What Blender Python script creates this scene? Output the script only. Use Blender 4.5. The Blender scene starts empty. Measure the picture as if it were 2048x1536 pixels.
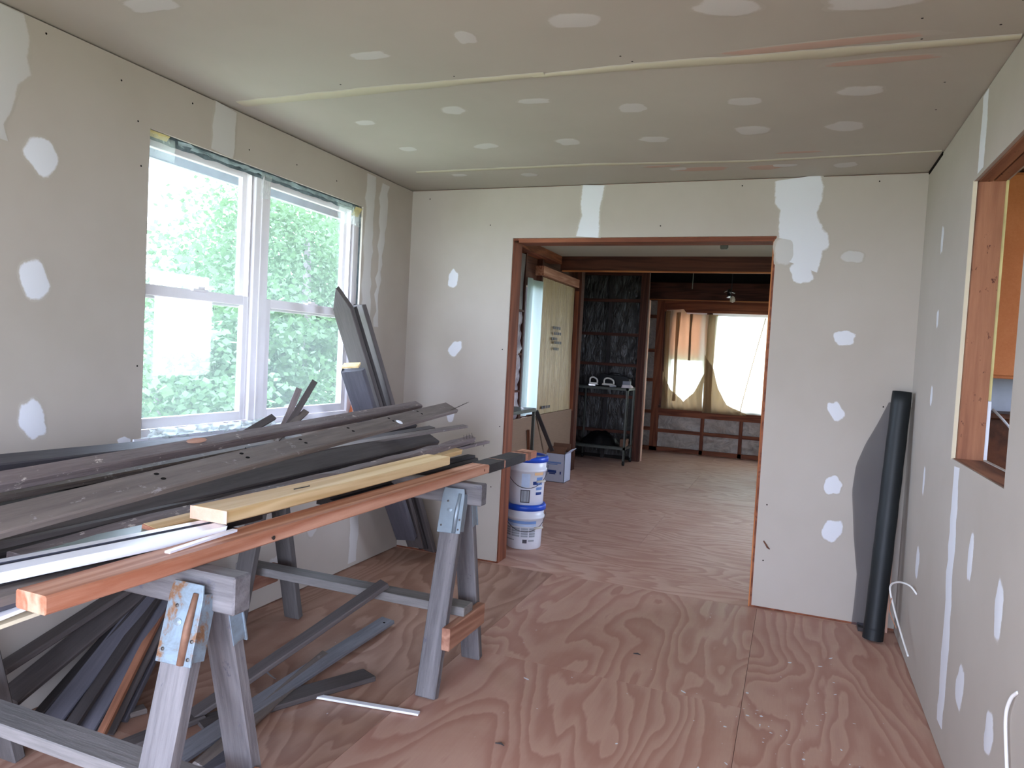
import bpy, bmesh, math, random
from math import radians as R, sin, cos, pi
from mathutils import Vector, Matrix, noise
C = bpy.context.scene
col = C.collection

# ---------------------------------------------------------------- camera
cam = bpy.data.objects.new('camera', bpy.data.cameras.new('camera'))
col.objects.link(cam)
yaw, pitch, roll = 0.3736, 0.0447, 0.0534
fw = Vector((-sin(yaw)*cos(pitch), cos(yaw)*cos(pitch), -sin(pitch)))
rt = Vector((cos(yaw), sin(yaw), 0)); up = rt.cross(fw)
r2 = rt*cos(roll)+up*sin(roll); u2 = -rt*sin(roll)+up*cos(roll)
cam.matrix_world = Matrix(((r2.x, u2.x, -fw.x, 0), (r2.y, u2.y, -fw.y, 0), (r2.z, u2.z, -fw.z, 1.3886), (0, 0, 0, 1)))
cam.data.sensor_width = 36; cam.data.lens = 1439.4*36/2048
cam.data.clip_start = 0.05; cam.data.clip_end = 200
C.camera = cam

# ---------------------------------------------------------------- light: overcast sky through the windows and some added unseen openings
C.view_settings.view_transform = 'Standard'; C.view_settings.look = 'None'
C.view_settings.gamma = 1; C.view_settings.use_curve_mapping = False
C.view_settings.exposure = 4.45
w = bpy.data.worlds.new('overcast'); C.world = w; w.use_nodes = True
wn = w.node_tree.nodes; wn.clear()
wo = wn.new('ShaderNodeOutputWorld'); bg = wn.new('ShaderNodeBackground')
bg.inputs[0].default_value = (0.765, 0.875, 1.15, 1); bg.inputs[1].default_value = 1.0
w.node_tree.links.new(bg.outputs[0], wo.inputs[0])

def portal(name, loc, sx, sy, rot):
    l = bpy.data.lights.new(name, 'AREA'); l.shape = 'RECTANGLE'; l.size = sx; l.size_y = sy
    l.cycles.is_portal = True
    o = bpy.data.objects.new(name, l); o.location = loc; o.rotation_euler = rot; col.objects.link(o)
# an area light shines along its local -Z
portal('daylight_side', (-2.70, 2.96, 1.58), 1.3, 1.66, (0, -pi/2, 0))
portal('daylight_rear', (-0.95, -2.36, 1.2), 2.6, 2.2, (pi/2, 0, 0))
portal('added_daylight_right', (.62, -1.2, 1.5), 1.3, 1.9, (0, pi/2, 0))  # unseen opening behind the camera, added to brighten the left wall
portal('daylight_far', (-0.9, 11.30, 1.42), 2.2, 1.5, (-pi/2, 0, 0))
portal('added_daylight_kitchen', (3.25, 2.2, 1.5), 1.2, 1.4, (0, pi/2, 0))  # unseen opening added to light the kitchen
portal('added_daylight_far_right', (1.68, 6.3, 1.5), 1.2, 1.4, (0, pi/2, 0))  # unseen opening added to brighten the far room
portal('daylight_far_side', (-2.75, 6.4, 1.4), 1.2, 0.6, (0, -pi/2, 0))
C.cycles.max_bounces = 10; C.cycles.diffuse_bounces = 6; C.cycles.transparent_max_bounces = 16
C.cycles.transmission_bounces = 6; C.cycles.caustics_reflective = False; C.cycles.caustics_refractive = False
C.cycles.sample_clamp_indirect = 6

H = 2.44; D = 4.314; XL = -2.484; XR = 0.5805
rnd = random.Random(7)

# ---------------------------------------------------------------- materials
def hexlin(c):
    if isinstance(c, str):
        v = [int(c[i:i+2], 16)/255 for i in (0, 2, 4)]
        return tuple([(x/12.92 if x <= .04045 else ((x+.055)/1.055)**2.4) for x in v]+[1])
    return tuple(c)+(1,)
class NT:
    def __init__(s, name):
        s.m = bpy.data.materials.new(name); s.m.use_nodes = True
        s.n = s.m.node_tree.nodes; s.l = s.m.node_tree.links; s.n.clear()
        s.out = s.n.new('ShaderNodeOutputMaterial'); s.b = s.n.new('ShaderNodeBsdfPrincipled')
        s.l.new(s.b.outputs[0], s.out.inputs[0])
    def N(s, t, **k):
        n = s.n.new(t)
        for a, v in k.items(): setattr(n, a, v)
        return n
    def link(s, a, b): s.l.new(a, b)
    def coords(s, scale=(1, 1, 1), perobj=True, rot=(0, 0, 0)):
        tc = s.N('ShaderNodeTexCoord'); mp = s.N('ShaderNodeMapping')
        s.link(tc.outputs['Object'], mp.inputs[0]); mp.inputs['Scale'].default_value = scale
        mp.inputs['Rotation'].default_value = rot
        if perobj:
            oi = s.N('ShaderNodeObjectInfo'); mu = s.N('ShaderNodeMath', operation='MULTIPLY')
            s.link(oi.outputs['Random'], mu.inputs[0]); mu.inputs[1].default_value = 37.0
            cb = s.N('ShaderNodeCombineXYZ')
            for i in range(3): s.link(mu.outputs[0], cb.inputs[i])
            s.link(cb.outputs[0], mp.inputs['Location'])
        return mp.outputs[0]
    def noise(s, vec, scale=5, detail=4, rough=.6, dist=0):
        n = s.N('ShaderNodeTexNoise'); s.link(vec, n.inputs['Vector'])
        n.inputs['Scale'].default_value = scale; n.inputs['Detail'].default_value = detail
        n.inputs['Roughness'].default_value = rough; n.inputs['Distortion'].default_value = dist
        return n.outputs[0]
    def ramp(s, fac, stops):
        r = s.N('ShaderNodeValToRGB'); s.link(fac, r.inputs[0]); e = r.color_ramp.elements
        while len(e) < len(stops): e.new(.5)
        for x, (p, c) in zip(e, stops): x.position = p; x.color = hexlin(c)
        return r.outputs[0]
    def mix(s, fac, a, b, mode='MIX'):
        m = s.N('ShaderNodeMix', data_type='RGBA', blend_type=mode)
        if isinstance(fac, (int, float)): m.inputs[0].default_value = fac
        else: s.link(fac, m.inputs[0])
        for i, v in ((6, a), (7, b)):
            if hasattr(v, 'is_linked') or hasattr(v, 'links'): s.link(v, m.inputs[i])
            else: m.inputs[i].default_value = hexlin(v)
        return m.outputs[2]
    def mth(s, op, a, b=0.0):
        m = s.N('ShaderNodeMath', operation=op)
        for i, v in ((0, a), (1, b)):
            if isinstance(v, (int, float)): m.inputs[i].default_value = v
            else: s.link(v, m.inputs[i])
        return m.outputs[0]
    def base(s, c):
        if hasattr(c, 'links'): s.link(c, s.b.inputs['Base Color'])
        else: s.b.inputs['Base Color'].default_value = hexlin(c)
    def bump(s, h, strength=.2, dist=.01):
        b = s.N('ShaderNodeBump'); s.link(h, b.inputs['Height'])
        b.inputs['Strength'].default_value = strength; b.inputs['Distance'].default_value = dist
        s.link(b.outputs[0], s.b.inputs['Normal'])
    def rough(s, r, spec=.5, metal=0):
        if hasattr(r, 'links'): s.link(r, s.b.inputs['Roughness'])
        else: s.b.inputs['Roughness'].default_value = r
        s.b.inputs['Specular IOR Level'].default_value = spec; s.b.inputs['Metallic'].default_value = metal

M = {}
def plain(k, c, r=.6, spec=.4, metal=0, var=.12, sc=6):
    t = NT(k); v = t.coords()
    n = t.noise(v, sc, 4)
    lin = hexlin(c)[:3]
    t.base(t.ramp(n, [(.3, tuple(x*(1-var) for x in lin)), (.7, tuple(min(1, x*(1+var)) for x in lin))]))
    t.rough(r, spec, metal); M[k] = t.m
    return t
def wood(k, dark, light, r=.7, spec=.3, ring=9, streak=.5, spots=None, bump=.25):
    """grain runs along local Y"""
    t = NT(k); v = t.coords((1, .07, 1))
    n1 = t.noise(v, 6, 3, .5, .6)
    rg = t.mth('SINE', t.mth('MULTIPLY', n1, ring*6.28))
    rg = t.mth('ADD', t.mth('MULTIPLY', rg, .5), .5)
    n2 = t.noise(v, 90, 4, .7)
    f = t.mth('ADD', t.mth('MULTIPLY', rg, 1-streak), t.mth('MULTIPLY', n2, streak))
    c = t.ramp(f, [(.2, dark), (.8, light)])
    v2 = t.coords((1, .5, 1)); n3 = t.noise(v2, 4, 4)
    c = t.mix(t.mth('MULTIPLY', n3, .35), c, dark)
    if spots:
        n4 = t.noise(v2, 28, 4, .75)
        c = t.mix(t.ramp(n4, [(.62, '000000'), (.68, 'ffffff')]), c, spots)
    t.base(c); t.rough(r, spec); t.bump(f, bump, .004); M[k] = t.m

def drywall(k, c1, c2):
    t = NT(k); v = t.coords(perobj=False)
    n = t.noise(v, 1.1, 4, .6); n2 = t.noise(v, 220, 2, .6)
    c = t.ramp(n, [(.3, c1), (.7, c2)])
    n3 = t.noise(v, 3.2, 5, .7)
    c = t.mix(t.mth('MULTIPLY', t.ramp(n3, [(.5, '000000'), (.8, 'ffffff')]), .25), c, c2)
    t.base(c); t.rough(.85, .25); t.bump(n2, .04, .002); M[k] = t.m
drywall('drywall_paper', 'aaa095', 'b4aba1')
drywall('ceiling_paper', 'a8a197', 'b1aaa0')
def mudmat(k, paper, mud, thin=.0):
    t = NT(k); v = t.coords(perobj=False)
    a = t.N('ShaderNodeAttribute', attribute_name='cov')
    n = t.noise(v, 38, 5, .7); n2 = t.noise(v, 7, 3, .6)
    f = t.mth('ADD', a.outputs['Fac'], t.mth('MULTIPLY', t.mth('SUBTRACT', n, .5), .9))
    f = t.mth('SUBTRACT', f, t.mth('MULTIPLY', n2, thin))
    m = t.ramp(f, [(.28, '000000'), (.62, 'ffffff')])
    t.base(t.mix(m, paper, mud)); t.rough(.8, .3); t.bump(n2, .15, .003); M[k] = t.m
mudmat('mud', 'afa69b', 'd6d6da')
mudmat('mud_thin', 'afa69b', 'c0bcb8', .35)
mudmat('mud_ceiling', 'ada69c', 'bfbcb8', .1)
mudmat('tape', 'ada69c', 'b4ad98', 0)
mudmat('stain', 'ada69c', 'b3988a', .5)

def plywood(k, along_x, dark, light, tint):
    t = NT(k)
    v = t.coords((.28, 1, 1) if along_x else (1, .28, 1))
    n1 = t.mth('ADD', t.noise(v, 1.7, 3.0, .45, .35), t.mth('MULTIPLY', t.noise(t.coords((.12, 1, 1) if along_x else (1, .12, 1)), 34, 3, .6), .020))
    fr = t.mth('FRACT', t.mth('MULTIPLY', n1, 22.0))
    ring = t.ramp(fr, [(0, (.05,)*3), (.12, (.66,)*3), (.38, (.52,)*3), (.62, (.22,)*3), (1, (.05,)*3)])
    vs = t.coords((.06, 1, 1) if along_x else (1, .06, 1)); n2 = t.noise(vs, 130, 4, .7)
    v3 = t.coords(); n3 = t.noise(v3, 2.0, 5, .65)
    c = t.mix(ring, light, dark)
    c = t.mix(t.mth('MULTIPLY', n2, .30), c, dark)
    c = t.mix(t.ramp(n3, [(.46, '000000'), (.72, 'a0a0a0')]), c, tint)
    sp = t.noise(v3, 16, 6, .8); big = t.noise(v3, 1.3, 2, .5)
    s2 = t.mth('MULTIPLY', t.ramp(sp, [(.67, '000000'), (.70, 'ffffff')]), t.ramp(big, [(.5, '000000'), (.62, 'd0d0d0')]))
    c = t.mix(s2, c, 'ddd5cf')
    t.base(c); t.rough(t.ramp(n3, [(.3, (.42,)*3), (.7, (.60,)*3)]), .45); t.bump(n2, .12, .003); M[k] = t.m
plywood('plywood', False, 'a06c5e', 'c9a592', 'ab7a69')
plywood('plywood_brown', False, '855b4b', 'b99682', '8f6452')  # browner sheets, also darkened to stand for shade under the pile
plywood('plywood_cross', True, 'a87563', 'd6b4a2', 'b07e6b')

wood('fir', '9c6248', 'd0a188', ring=7, spots=None, r=.6)
wood('fir_stud', '63331f', '91563a', ring=6)
wood('stud_dark', '402219', '5f382a', ring=6)
wood('stud_blotch', '6e402c', 'a26e50', ring=3, spots='50291c')
wood('jamb_orange', '8a4c28', 'c47f4c', ring=5)
wood('pine', 'c29f6c', 'e0c598', ring=5, streak=.4)
wood('pine_end', 'd8a98f', 'ecc9b4', ring=4)
wood('tie', '8a5f4d', 'b98d76', ring=6)
wood('oldgrey', '545153', '8b8788', ring=5, streak=.75, bump=.5, spots='5b5960')
wood('weather', '5b524e', '81766f', ring=5, streak=.8, bump=.4, spots='8f8987')
wood('stretcher_grey', '686562', '96908e', ring=4, streak=.8, bump=.4)
wood('leg_dark', '4a4645', '716b69', ring=4, streak=.8, bump=.4)  # left legs: darker wood, with the shade they stand in added to it
wood('weatherblue', '5f6067', '8c8b91', ring=4, streak=.8, bump=.4)
wood('dark', '443e3d', '625a58', ring=4, streak=.8, bump=.3)
wood('black', '282424', '423c3b', ring=4, streak=.8, bump=.3)
wood('blue', '434147', '5e5b62', ring=4, streak=.8, bump=.3)
wood('bark', '554a48', '877b79', ring=6, streak=.8, bump=.9, spots='b3a79e')
wood('redbrown', '5e3a2c', '9c6a50', ring=5)
wood('cabinet', 'c87544', 'd98a58', ring=1, streak=.7, r=.4)
wood('brownwood', '452616', '6b3d24', ring=4, r=.5)
wood('fibreboard', '7a6350', '8b735e', ring=1, streak=.9, bump=.1)
plain('vinyl', 'e9ebf2', .35, .5, var=.03)
plain('window_vinyl', 'e8e4e6', .35, .5, var=.03)
plain('cream', 'd8cfb4', .4, .5, var=.04)
plain('greygroove', '3e404b', .5, var=.05)
plain('greenplastic', '7d8a84', .4, var=.1)
plain('galv', '8e9ba4', .45, .5, .55, var=.15, sc=9)
def rusty():
    t = NT('rusty'); v = t.coords(); n = t.noise(v, 14, 6, .7, .4)
    t.base(t.ramp(n, [(.42, '8496a4'), (.54, '78848c'), (.61, '806047'), (.78, '5b4030')]))
    t.rough(.5, .5, .35); M['rusty'] = t.m
rusty()
plain('rust', '7c5c4a', .6, .4, .3, var=.3, sc=20)
plain('nail', '55504c', .4, .5, .8)
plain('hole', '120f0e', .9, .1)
plain('charred', '2c2b2d', .55, .4, var=.4, sc=18)
plain('foam', '9fb2b4', .7, var=.35, sc=14)
plain('caulkgrey', '6d7c82', .6, var=.4, sc=20)
plain('yellowfoam', 'cbbd82', .8, var=.2)
plain('orangewood', 'b5623c', .7)
plain('foil_print', '8d5f60', .5)
plain('cable', 'e2e0dc', .4, var=.04)
plain('cable_copper', 'b0765a', .4)
plain('pail', 'dfe2ea', .35, .5, var=.03)
plain('pail_blue', '1f4fc0', .35, .5, var=.05)
plain('label_blue', '6f8fc4', .5); plain('label_navy', '27407e', .5); plain('label_grey', '9aa0a8', .5)
plain('label_orange', 'd9b184', .5); plain('label_dark', '46464e', .5); plain('label_pale', 'b9cdea', .5)
plain('cardboard', '6a4a38', .8); plain('box_white', 'b9bfd0', .6, var=.05)
plain('rollblack', '15191b', .55, .4, var=.25, sc=3)
plain('cartmetal', '5b5e57', .45, .5, .5, var=.2)
plain('blackthing', '0d0c0d', .4); plain('whiteplastic', 'd8d4c8', .35); plain('caster', '181818', .5)
plain('greybox', '84858c', .6); plain('paper', 'd6cccb', .7)
plain('chrome', 'c8c8c8', .15, .5, 1); plain('bulb', 'b8ac94', .3)
plain('paintgrey', 'c2c8d2', .7); plain('paintwall', 'b9b2a8', .8)
plain('grass', 'a3a88a', .9, var=.15, sc=2); plain('eave_paint', 'aab4bd', .6); plain('bark_tree', '77706a', .9, var=.3)
plain('darkdeck', '1a1412', .9); plain('sidewall', '9a9388', .9)
def facing(k, c1, c2, r, spec, metal, sc, bump, stretch=(1, 1, 1)):
    t = NT(k); v = t.coords(stretch); n = t.noise(v, sc, 4, .6, 1.5)
    t.base(t.ramp(n, [(.3, c1), (.7, c2)])); t.rough(r, spec, metal); t.bump(n, bump, .03); M[k] = t.m
facing('foil', '857a7c', 'bcb0b2', .35, .6, .25, 9, 1, (1, 1.6, .6))
facing('foil_dull', '5b5453', '7c7573', .5, .5, .3, 5, .5)
facing('kraft', 'a48a62', 'c9b68c', .35, .6, 0, 12, .8, (1, 2.4, .25))
facing('batt', '9a8f83', 'bfb4a6', .4, .6, 0, 8, .8)
facing('blackpoly', '1e1a17', '37322d', .3, .6, 0, 12, 1, (1.6, 1, .5))
def glass():
    t = NT('glass'); t.n.remove(t.b)
    tr = t.N('ShaderNodeBsdfTransparent'); gl = t.N('ShaderNodeBsdfGlossy'); gl.inputs['Roughness'].default_value = .02
    tr.inputs[0].default_value = (.93, .96, .95, 1)
    mx = t.N('ShaderNodeMixShader'); mx.inputs[0].default_value = .05
    # a small translucent share puts a pale glare haze over the panes
    haze = t.N('ShaderNodeBsdfTranslucent'); haze.inputs[0].default_value = (.8, .85, .88, 1); m0 = t.N('ShaderNodeMixShader'); m0.inputs[0].default_value = .022
    t.link(tr.outputs[0], m0.inputs[1]); t.link(haze.outputs[0], m0.inputs[2]); tr = m0
    t.link(tr.outputs[0], mx.inputs[1]); t.link(gl.outputs[0], mx.inputs[2]); t.link(mx.outputs[0], t.out.inputs[0])
    M['glass'] = t.m
glass()
def cloth(k, c, tl, transp=0.0, tc=None):
    """thin fabric or film: diffuse + translucent (+ a share of open weave)"""
    t = NT(k); t.n.remove(t.b)
    df = t.N('ShaderNodeBsdfDiffuse'); tr = t.N('ShaderNodeBsdfTranslucent'); mx = t.N('ShaderNodeMixShader')
    df.inputs[0].default_value = hexlin(c); tr.inputs[0].default_value = hexlin(tc or c); mx.inputs[0].default_value = tl
    t.link(df.outputs[0], mx.inputs[1]); t.link(tr.outputs[0], mx.inputs[2]); o = mx.outputs[0]
    if transp:
        tp = t.N('ShaderNodeBsdfTransparent'); m2 = t.N('ShaderNodeMixShader'); m2.inputs[0].default_value = transp
        t.link(o, m2.inputs[1]); t.link(tp.outputs[0], m2.inputs[2]); o = m2.outputs[0]
    t.link(o, t.out.inputs[0]); M[k] = t.m
cloth('curtain', 'bcb4a2', .5, .03, 'd2cab4')
cloth('curtain_dense', 'a08a6c', .45, .03, 'a08462')
cloth('shade', 'e6c8b8', .6, 0, 'ecc9b4')
cloth('film', 'cfd8d4', .6, .35, 'dfe8e2'); cloth('film_clear', 'dfe4e2', .5, .72, 'e4ece8')
cloth('window_film', '9aa6a2', .5, .0); cloth('screen', '4a484e', .1, .42)
def leafmat(k, c, tc):
    t = NT(k); oi = t.coords(perobj=False); n = t.noise(oi, .9, 3)
    t.base(t.mix(n, c, tc)); t.rough(.6, .3)
    tr = t.N('ShaderNodeBsdfTranslucent'); t.link(t.mix(n, tc, c), tr.inputs[0])
    mx = t.N('ShaderNodeMixShader'); mx.inputs[0].default_value = .45
    t.link(t.b.outputs[0], mx.inputs[1]); t.link(tr.outputs[0], mx.inputs[2]); t.link(mx.outputs[0], t.out.inputs[0]); M[k] = t.m
leafmat('leaf', (.044, .080, .036), (.105, .185, .070)); leafmat('leaf_pale', (.070, .125, .066), (.16, .26, .11))

# ---------------------------------------------------------------- mesh helpers
class MB:
    def __init__(s): s.v = []; s.f = []; s.mi = []; s.cov = {}
    def add(s, vs, fs, mi=0, cov=None):
        o = len(s.v); s.v += [tuple(x) for x in vs]; s.f += [[i+o for i in f] for f in fs]; s.mi += [mi]*len(fs)
        if cov is not None:
            for i, c in enumerate(cov): s.cov[o+i] = c
        return s
    def box(s, a, b, mi=0):
        x0, y0, z0 = a; x1, y1, z1 = b
        return s.add([(x0, y0, z0), (x1, y0, z0), (x1, y1, z0), (x0, y1, z0), (x0, y0, z1), (x1, y0, z1), (x1, y1, z1), (x0, y1, z1)],
                     [(0, 3, 2, 1), (4, 5, 6, 7), (0, 1, 5, 4), (1, 2, 6, 5), (2, 3, 7, 6), (3, 0, 4, 7)], mi)
    def tube(s, pts, r, n=8, mi=0, cap=True):
        pts = [Vector(p) for p in pts]; rr = r if isinstance(r, (list, tuple)) else [r]*len(pts)
        vs = []; prev = None
        for i, p in enumerate(pts):
            d = (pts[min(i+1, len(pts)-1)]-pts[max(i-1, 0)]).normalized()
            a = prev if prev is not None else (Vector((0, 0, 1)) if abs(d.z) < .9 else Vector((1, 0, 0)))
            x = (a-d*a.dot(d)).normalized(); y = d.cross(x); prev = x
            vs += [p+(x*cos(2*pi*k/n)+y*sin(2*pi*k/n))*rr[i] for k in range(n)]
        fs = [(i*n+k, i*n+(k+1) % n, (i+1)*n+(k+1) % n, (i+1)*n+k) for i in range(len(pts)-1) for k in range(n)]
        if cap: fs += [tuple(range(n-1, -1, -1)), tuple((len(pts)-1)*n+k for k in range(n))]
        return s.add(vs, fs, mi)
    def lathe(s, prof, c, n=28, mi=0):
        vs = [(c[0]+r*cos(2*pi*k/n), c[1]+r*sin(2*pi*k/n), c[2]+z) for r, z in prof for k in range(n)]
        fs = [(i*n+k, i*n+(k+1) % n, (i+1)*n+(k+1) % n, (i+1)*n+k) for i in range(len(prof)-1) for k in range(n)]
        return s.add(vs, fs, mi)
    def grid(s, fn, nu, nv, mi=0, thick=0):
        vs = [fn(i/nu, j/nv) for j in range(nv+1) for i in range(nu+1)]
        fs = [(j*(nu+1)+i, j*(nu+1)+i+1, (j+1)*(nu+1)+i+1, (j+1)*(nu+1)+i) for j in range(nv) for i in range(nu)]
        return s.add(vs, fs, mi)
    def prism(s, poly, axis, a, b, mi=0):
        """poly in the two other axes, extruded along axis from a to b"""
        def p(u, v, t):
            return {0: (t, u, v), 1: (u, t, v), 2: (u, v, t)}[axis]
        n = len(poly); vs = [p(u, v, a) for u, v in poly]+[p(u, v, b) for u, v in poly]
        return s.add(vs, [tuple(range(n)), tuple(range(2*n-1, n-1, -1))]+[(i, i+n, (i+1) % n+n, (i+1) % n) for i in range(n)], mi)
    def obj(s, name, mats, parent=None, loc=None, smooth=False, bevel=0, matrix=None):
        me = bpy.data.meshes.new(name); me.from_pydata(s.v, [], s.f)
        for m in (mats if isinstance(mats, (list, tuple)) else [mats]): me.materials.append(M[m])
        me.polygons.foreach_set('material_index', s.mi)
        if s.cov:
            at = me.color_attributes.new('cov', 'FLOAT_COLOR', 'POINT')
            for i in range(len(me.vertices)):
                c = s.cov.get(i, 0); at.data[i].color = (c, c, c, 1)
        bm = bmesh.new(); bm.from_mesh(me); bmesh.ops.recalc_face_normals(bm, faces=bm.faces)
        if bevel: bmesh.ops.bevel(bm, geom=list(bm.edges), offset=bevel, segments=1, affect='EDGES', profile=.5)
        bm.to_mesh(me); bm.free()
        if smooth: me.polygons.foreach_set('use_smooth', [True]*len(me.polygons))
        me.update()
        o = bpy.data.objects.new(name, me); col.objects.link(o)
        if matrix is not None: o.matrix_world = matrix
        if loc: o.location = loc
        if parent: o.parent = parent
        return o
def box(name, a, b, mat, parent=None, bevel=0): 
    """a box whose object origin is its centre, so its texture is its own"""
    c = [(p+q)/2 for p, q in zip(a, b)]; h = [abs(q-p)/2 for p, q in zip(a, b)]
    return MB().box([-x for x in h], h).obj(name, mat, parent, loc=c, bevel=bevel)
def stick(name, a, b, mat, parent=None, bevel=0):
    """a box with its grain (local Y) along its longest side"""
    c = [(p+q)/2 for p, q in zip(a, b)]; h = [abs(q-p)/2 for p, q in zip(a, b)]
    k = h.index(max(h))
    if k == 1: return MB().box([-x for x in h], h).obj(name, mat, parent, loc=c, bevel=bevel)
    if k == 0: mx = Matrix(((0, 1, 0), (-1, 0, 0), (0, 0, 1))); hh = (h[1], h[0], h[2])
    else: mx = Matrix(((1, 0, 0), (0, 0, 1), (0, -1, 0))); mx = Matrix(((1, 0, 0), (0, 0, -1), (0, 1, 0))); hh = (h[0], h[2], h[1])
    m4 = Matrix.Translation(c) @ mx.to_4x4()
    return MB().box([-x for x in hh], hh).obj(name, mat, parent, matrix=m4, bevel=bevel)
def tag(o, label=None, cat=None, group=None, kind=None):
    if label: o['label'] = label
    if cat: o['category'] = cat
    if group: o['group'] = group
    if kind: o['kind'] = kind
    return o
def empty(name, loc, label, cat, group=None, rz=0):
    o = bpy.data.objects.new(name, None); col.objects.link(o); o.location = loc; o.rotation_euler = (0, 0, rz)
    o.empty_display_size = .1
    return tag(o, label, cat, group)
def kid(o, parent):
    """parent o keeping where it stands (parents here are never scaled)"""
    m = parent.matrix_basis.inverted() @ o.matrix_basis
    o.parent = parent; o.matrix_basis = m
    return o
def S(o, label=None): return tag(o, label, None, None, 'structure')
# ================================================================ SETTING: near room
T = .0127
# ground outside and trees come later; first the shell
floor = S(MB().box((-3.3, -2.5, -.12), (3.3, 11.4, -.022)).obj('floor', 'darkdeck'))
def sheet(x0, y0, x1, y1, m):
    g = .0008; box('plywood_sheet', (x0+g, y0+g, -.0205), (x1-g, y1-g, 0), m, floor)
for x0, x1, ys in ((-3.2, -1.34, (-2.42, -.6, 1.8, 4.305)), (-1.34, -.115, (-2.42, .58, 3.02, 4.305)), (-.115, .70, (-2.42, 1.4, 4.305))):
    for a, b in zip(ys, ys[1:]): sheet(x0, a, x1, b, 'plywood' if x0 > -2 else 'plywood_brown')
ys = [4.305, 5.3, 6.52, 7.74, 8.96, 10.18, 11.2]
for i, (a, b) in enumerate(zip(ys, ys[1:])):
    cuts = (-3.2, -1.0 if i % 2 else -2.0, .44 if i % 2 else .6, 1.7)
    for p, q in zip(cuts, cuts[1:]): sheet(p, a, q, b, 'plywood_cross')
box('kitchen_flooring', (.70, -.2, -.0205), (3.2, 4.7, 0), 'brownwood', floor)

def holed(axis, p0, p1, u0, u1, z0, z1, hu0, hu1, hz0, hz1, mb=None, mi=0):
    """a slab across axis (0: x, 1: y) from p0 to p1, with one rectangular hole"""
    mb = mb or MB()
    def B(a, b, c, d):
        if b-a > 1e-5 and d-c > 1e-5:
            if axis == 0: mb.box((p0, a, c), (p1, b, d), mi)
            else: mb.box((a, p0, c), (b, p1, d), mi)
    B(u0, hu0, z0, z1); B(hu1, u1, z0, z1); B(hu0, hu1, z0, hz0); B(hu0, hu1, hz1, z1)
    return mb
wl = S(holed(0, XL-T, XL, -2.3, D, .006, H-.006, 2.19, 3.73, .95, 2.212).obj('wall_left', 'drywall_paper'))
holed(0, XL-.15, XL-T, -2.4, D, 0, H+.35, 2.15, 3.80, .935, 2.235).obj('framing', 'stud_dark', wl)
wb = S(holed(1, D, D+T, XL, XR, .014, H-.005, -1.7376, -.1467, .0, 2.1154).obj('wall_back', 'drywall_paper'))
holed(1, D+T, D+.15, -2.63, .69, 0, 2.80, -1.736, -.158, .0, 2.103).obj('framing', 'fir_stud', wb)
stick('jamb_stud', (-1.76, D+T+.001, 0), (-1.732, D+.16, 2.10), 'fir_stud', wb)
stick('jamb_stud', (-.165, D+.0135, 0), (-.152, D+.15, 2.103), 'jamb_orange', wb)
stick('header', (-1.70, D+.010, 2.088), (-.16, D+.15, 2.112), 'fir_stud', wb)
def right_wall(p0, p1, z0, z1, y1, hole):
    mb = holed(0, p0, p1, -.25, y1, z0, z1, *hole)
    return holed(0, p0, p1, -2.3, -.25, z0, z1, -2.15, -.30, .75, 2.15, mb)  # second hole is the added side opening, out of view
wr = S(right_wall(XR, XR+T, .006, H-.006, D, (2.443, 3.20, 1.07, 2.125)).obj('wall_right', 'drywall_paper'))
right_wall(XR+T, XR+.10, 0, H+.35, D+.01, (2.443, 3.205, 1.06, 2.132)).obj('framing', 'stud_dark', wr)
holed(0, XR+.10, XR+.1127, -.2, 4.46, 0, H+.3, 2.443, 3.198, 1.075, 2.125).obj('drywall_back', 'drywall_paper', wr)
stick('jamb_stud', (XR+.014, 3.172, 1.07), (XR+.100, 3.204, 2.132), 'stud_blotch', wr)
stick('sill_plate', (XR+.006, 2.443, 1.045), (XR+.112, 3.19, 1.072), 'redbrown', wr)
stick('header', (XR+.014, 2.443, 2.118), (XR+.055, 3.19, 2.14), 'stud_blotch', wr)
stick('header', (XR+.062, 2.443, 2.118), (XR+.100, 3.19, 2.14), 'stud_blotch', wr)
box('gypsum_edge', (XR-.001, 3.192, 1.065), (XR+.0125, 3.200, 2.128), 'cream', wr)
box('gypsum_edge', (XR+.1005, 3.188, 1.30), (XR+.113, 3.197, 2.125), 'yellowfoam', wr)
box('gypsum_edge', (XR+.1005, 3.184, 1.075), (XR+.114, 3.197, 1.297), 'pail', wr)
wre = S(holed(1, -2.40, -2.3, XL-.15, XR+.1, 0, H+.3, -2.2, .35, .10, 2.25).obj('wall_rear', 'drywall_paper'))
ceil = S(MB().box((XL-.02, -2.35, H), (XR+.02, D+.02, H+.04)).obj('ceiling', 'ceiling_paper'))
S(MB().box((-3.3, -2.5, 2.80), (.75, 11.4, 2.90)).box((.75, -.4, 2.80), (3.4, 11.4, 2.90)).obj('ceiling_roof_deck', 'darkdeck'))

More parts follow.
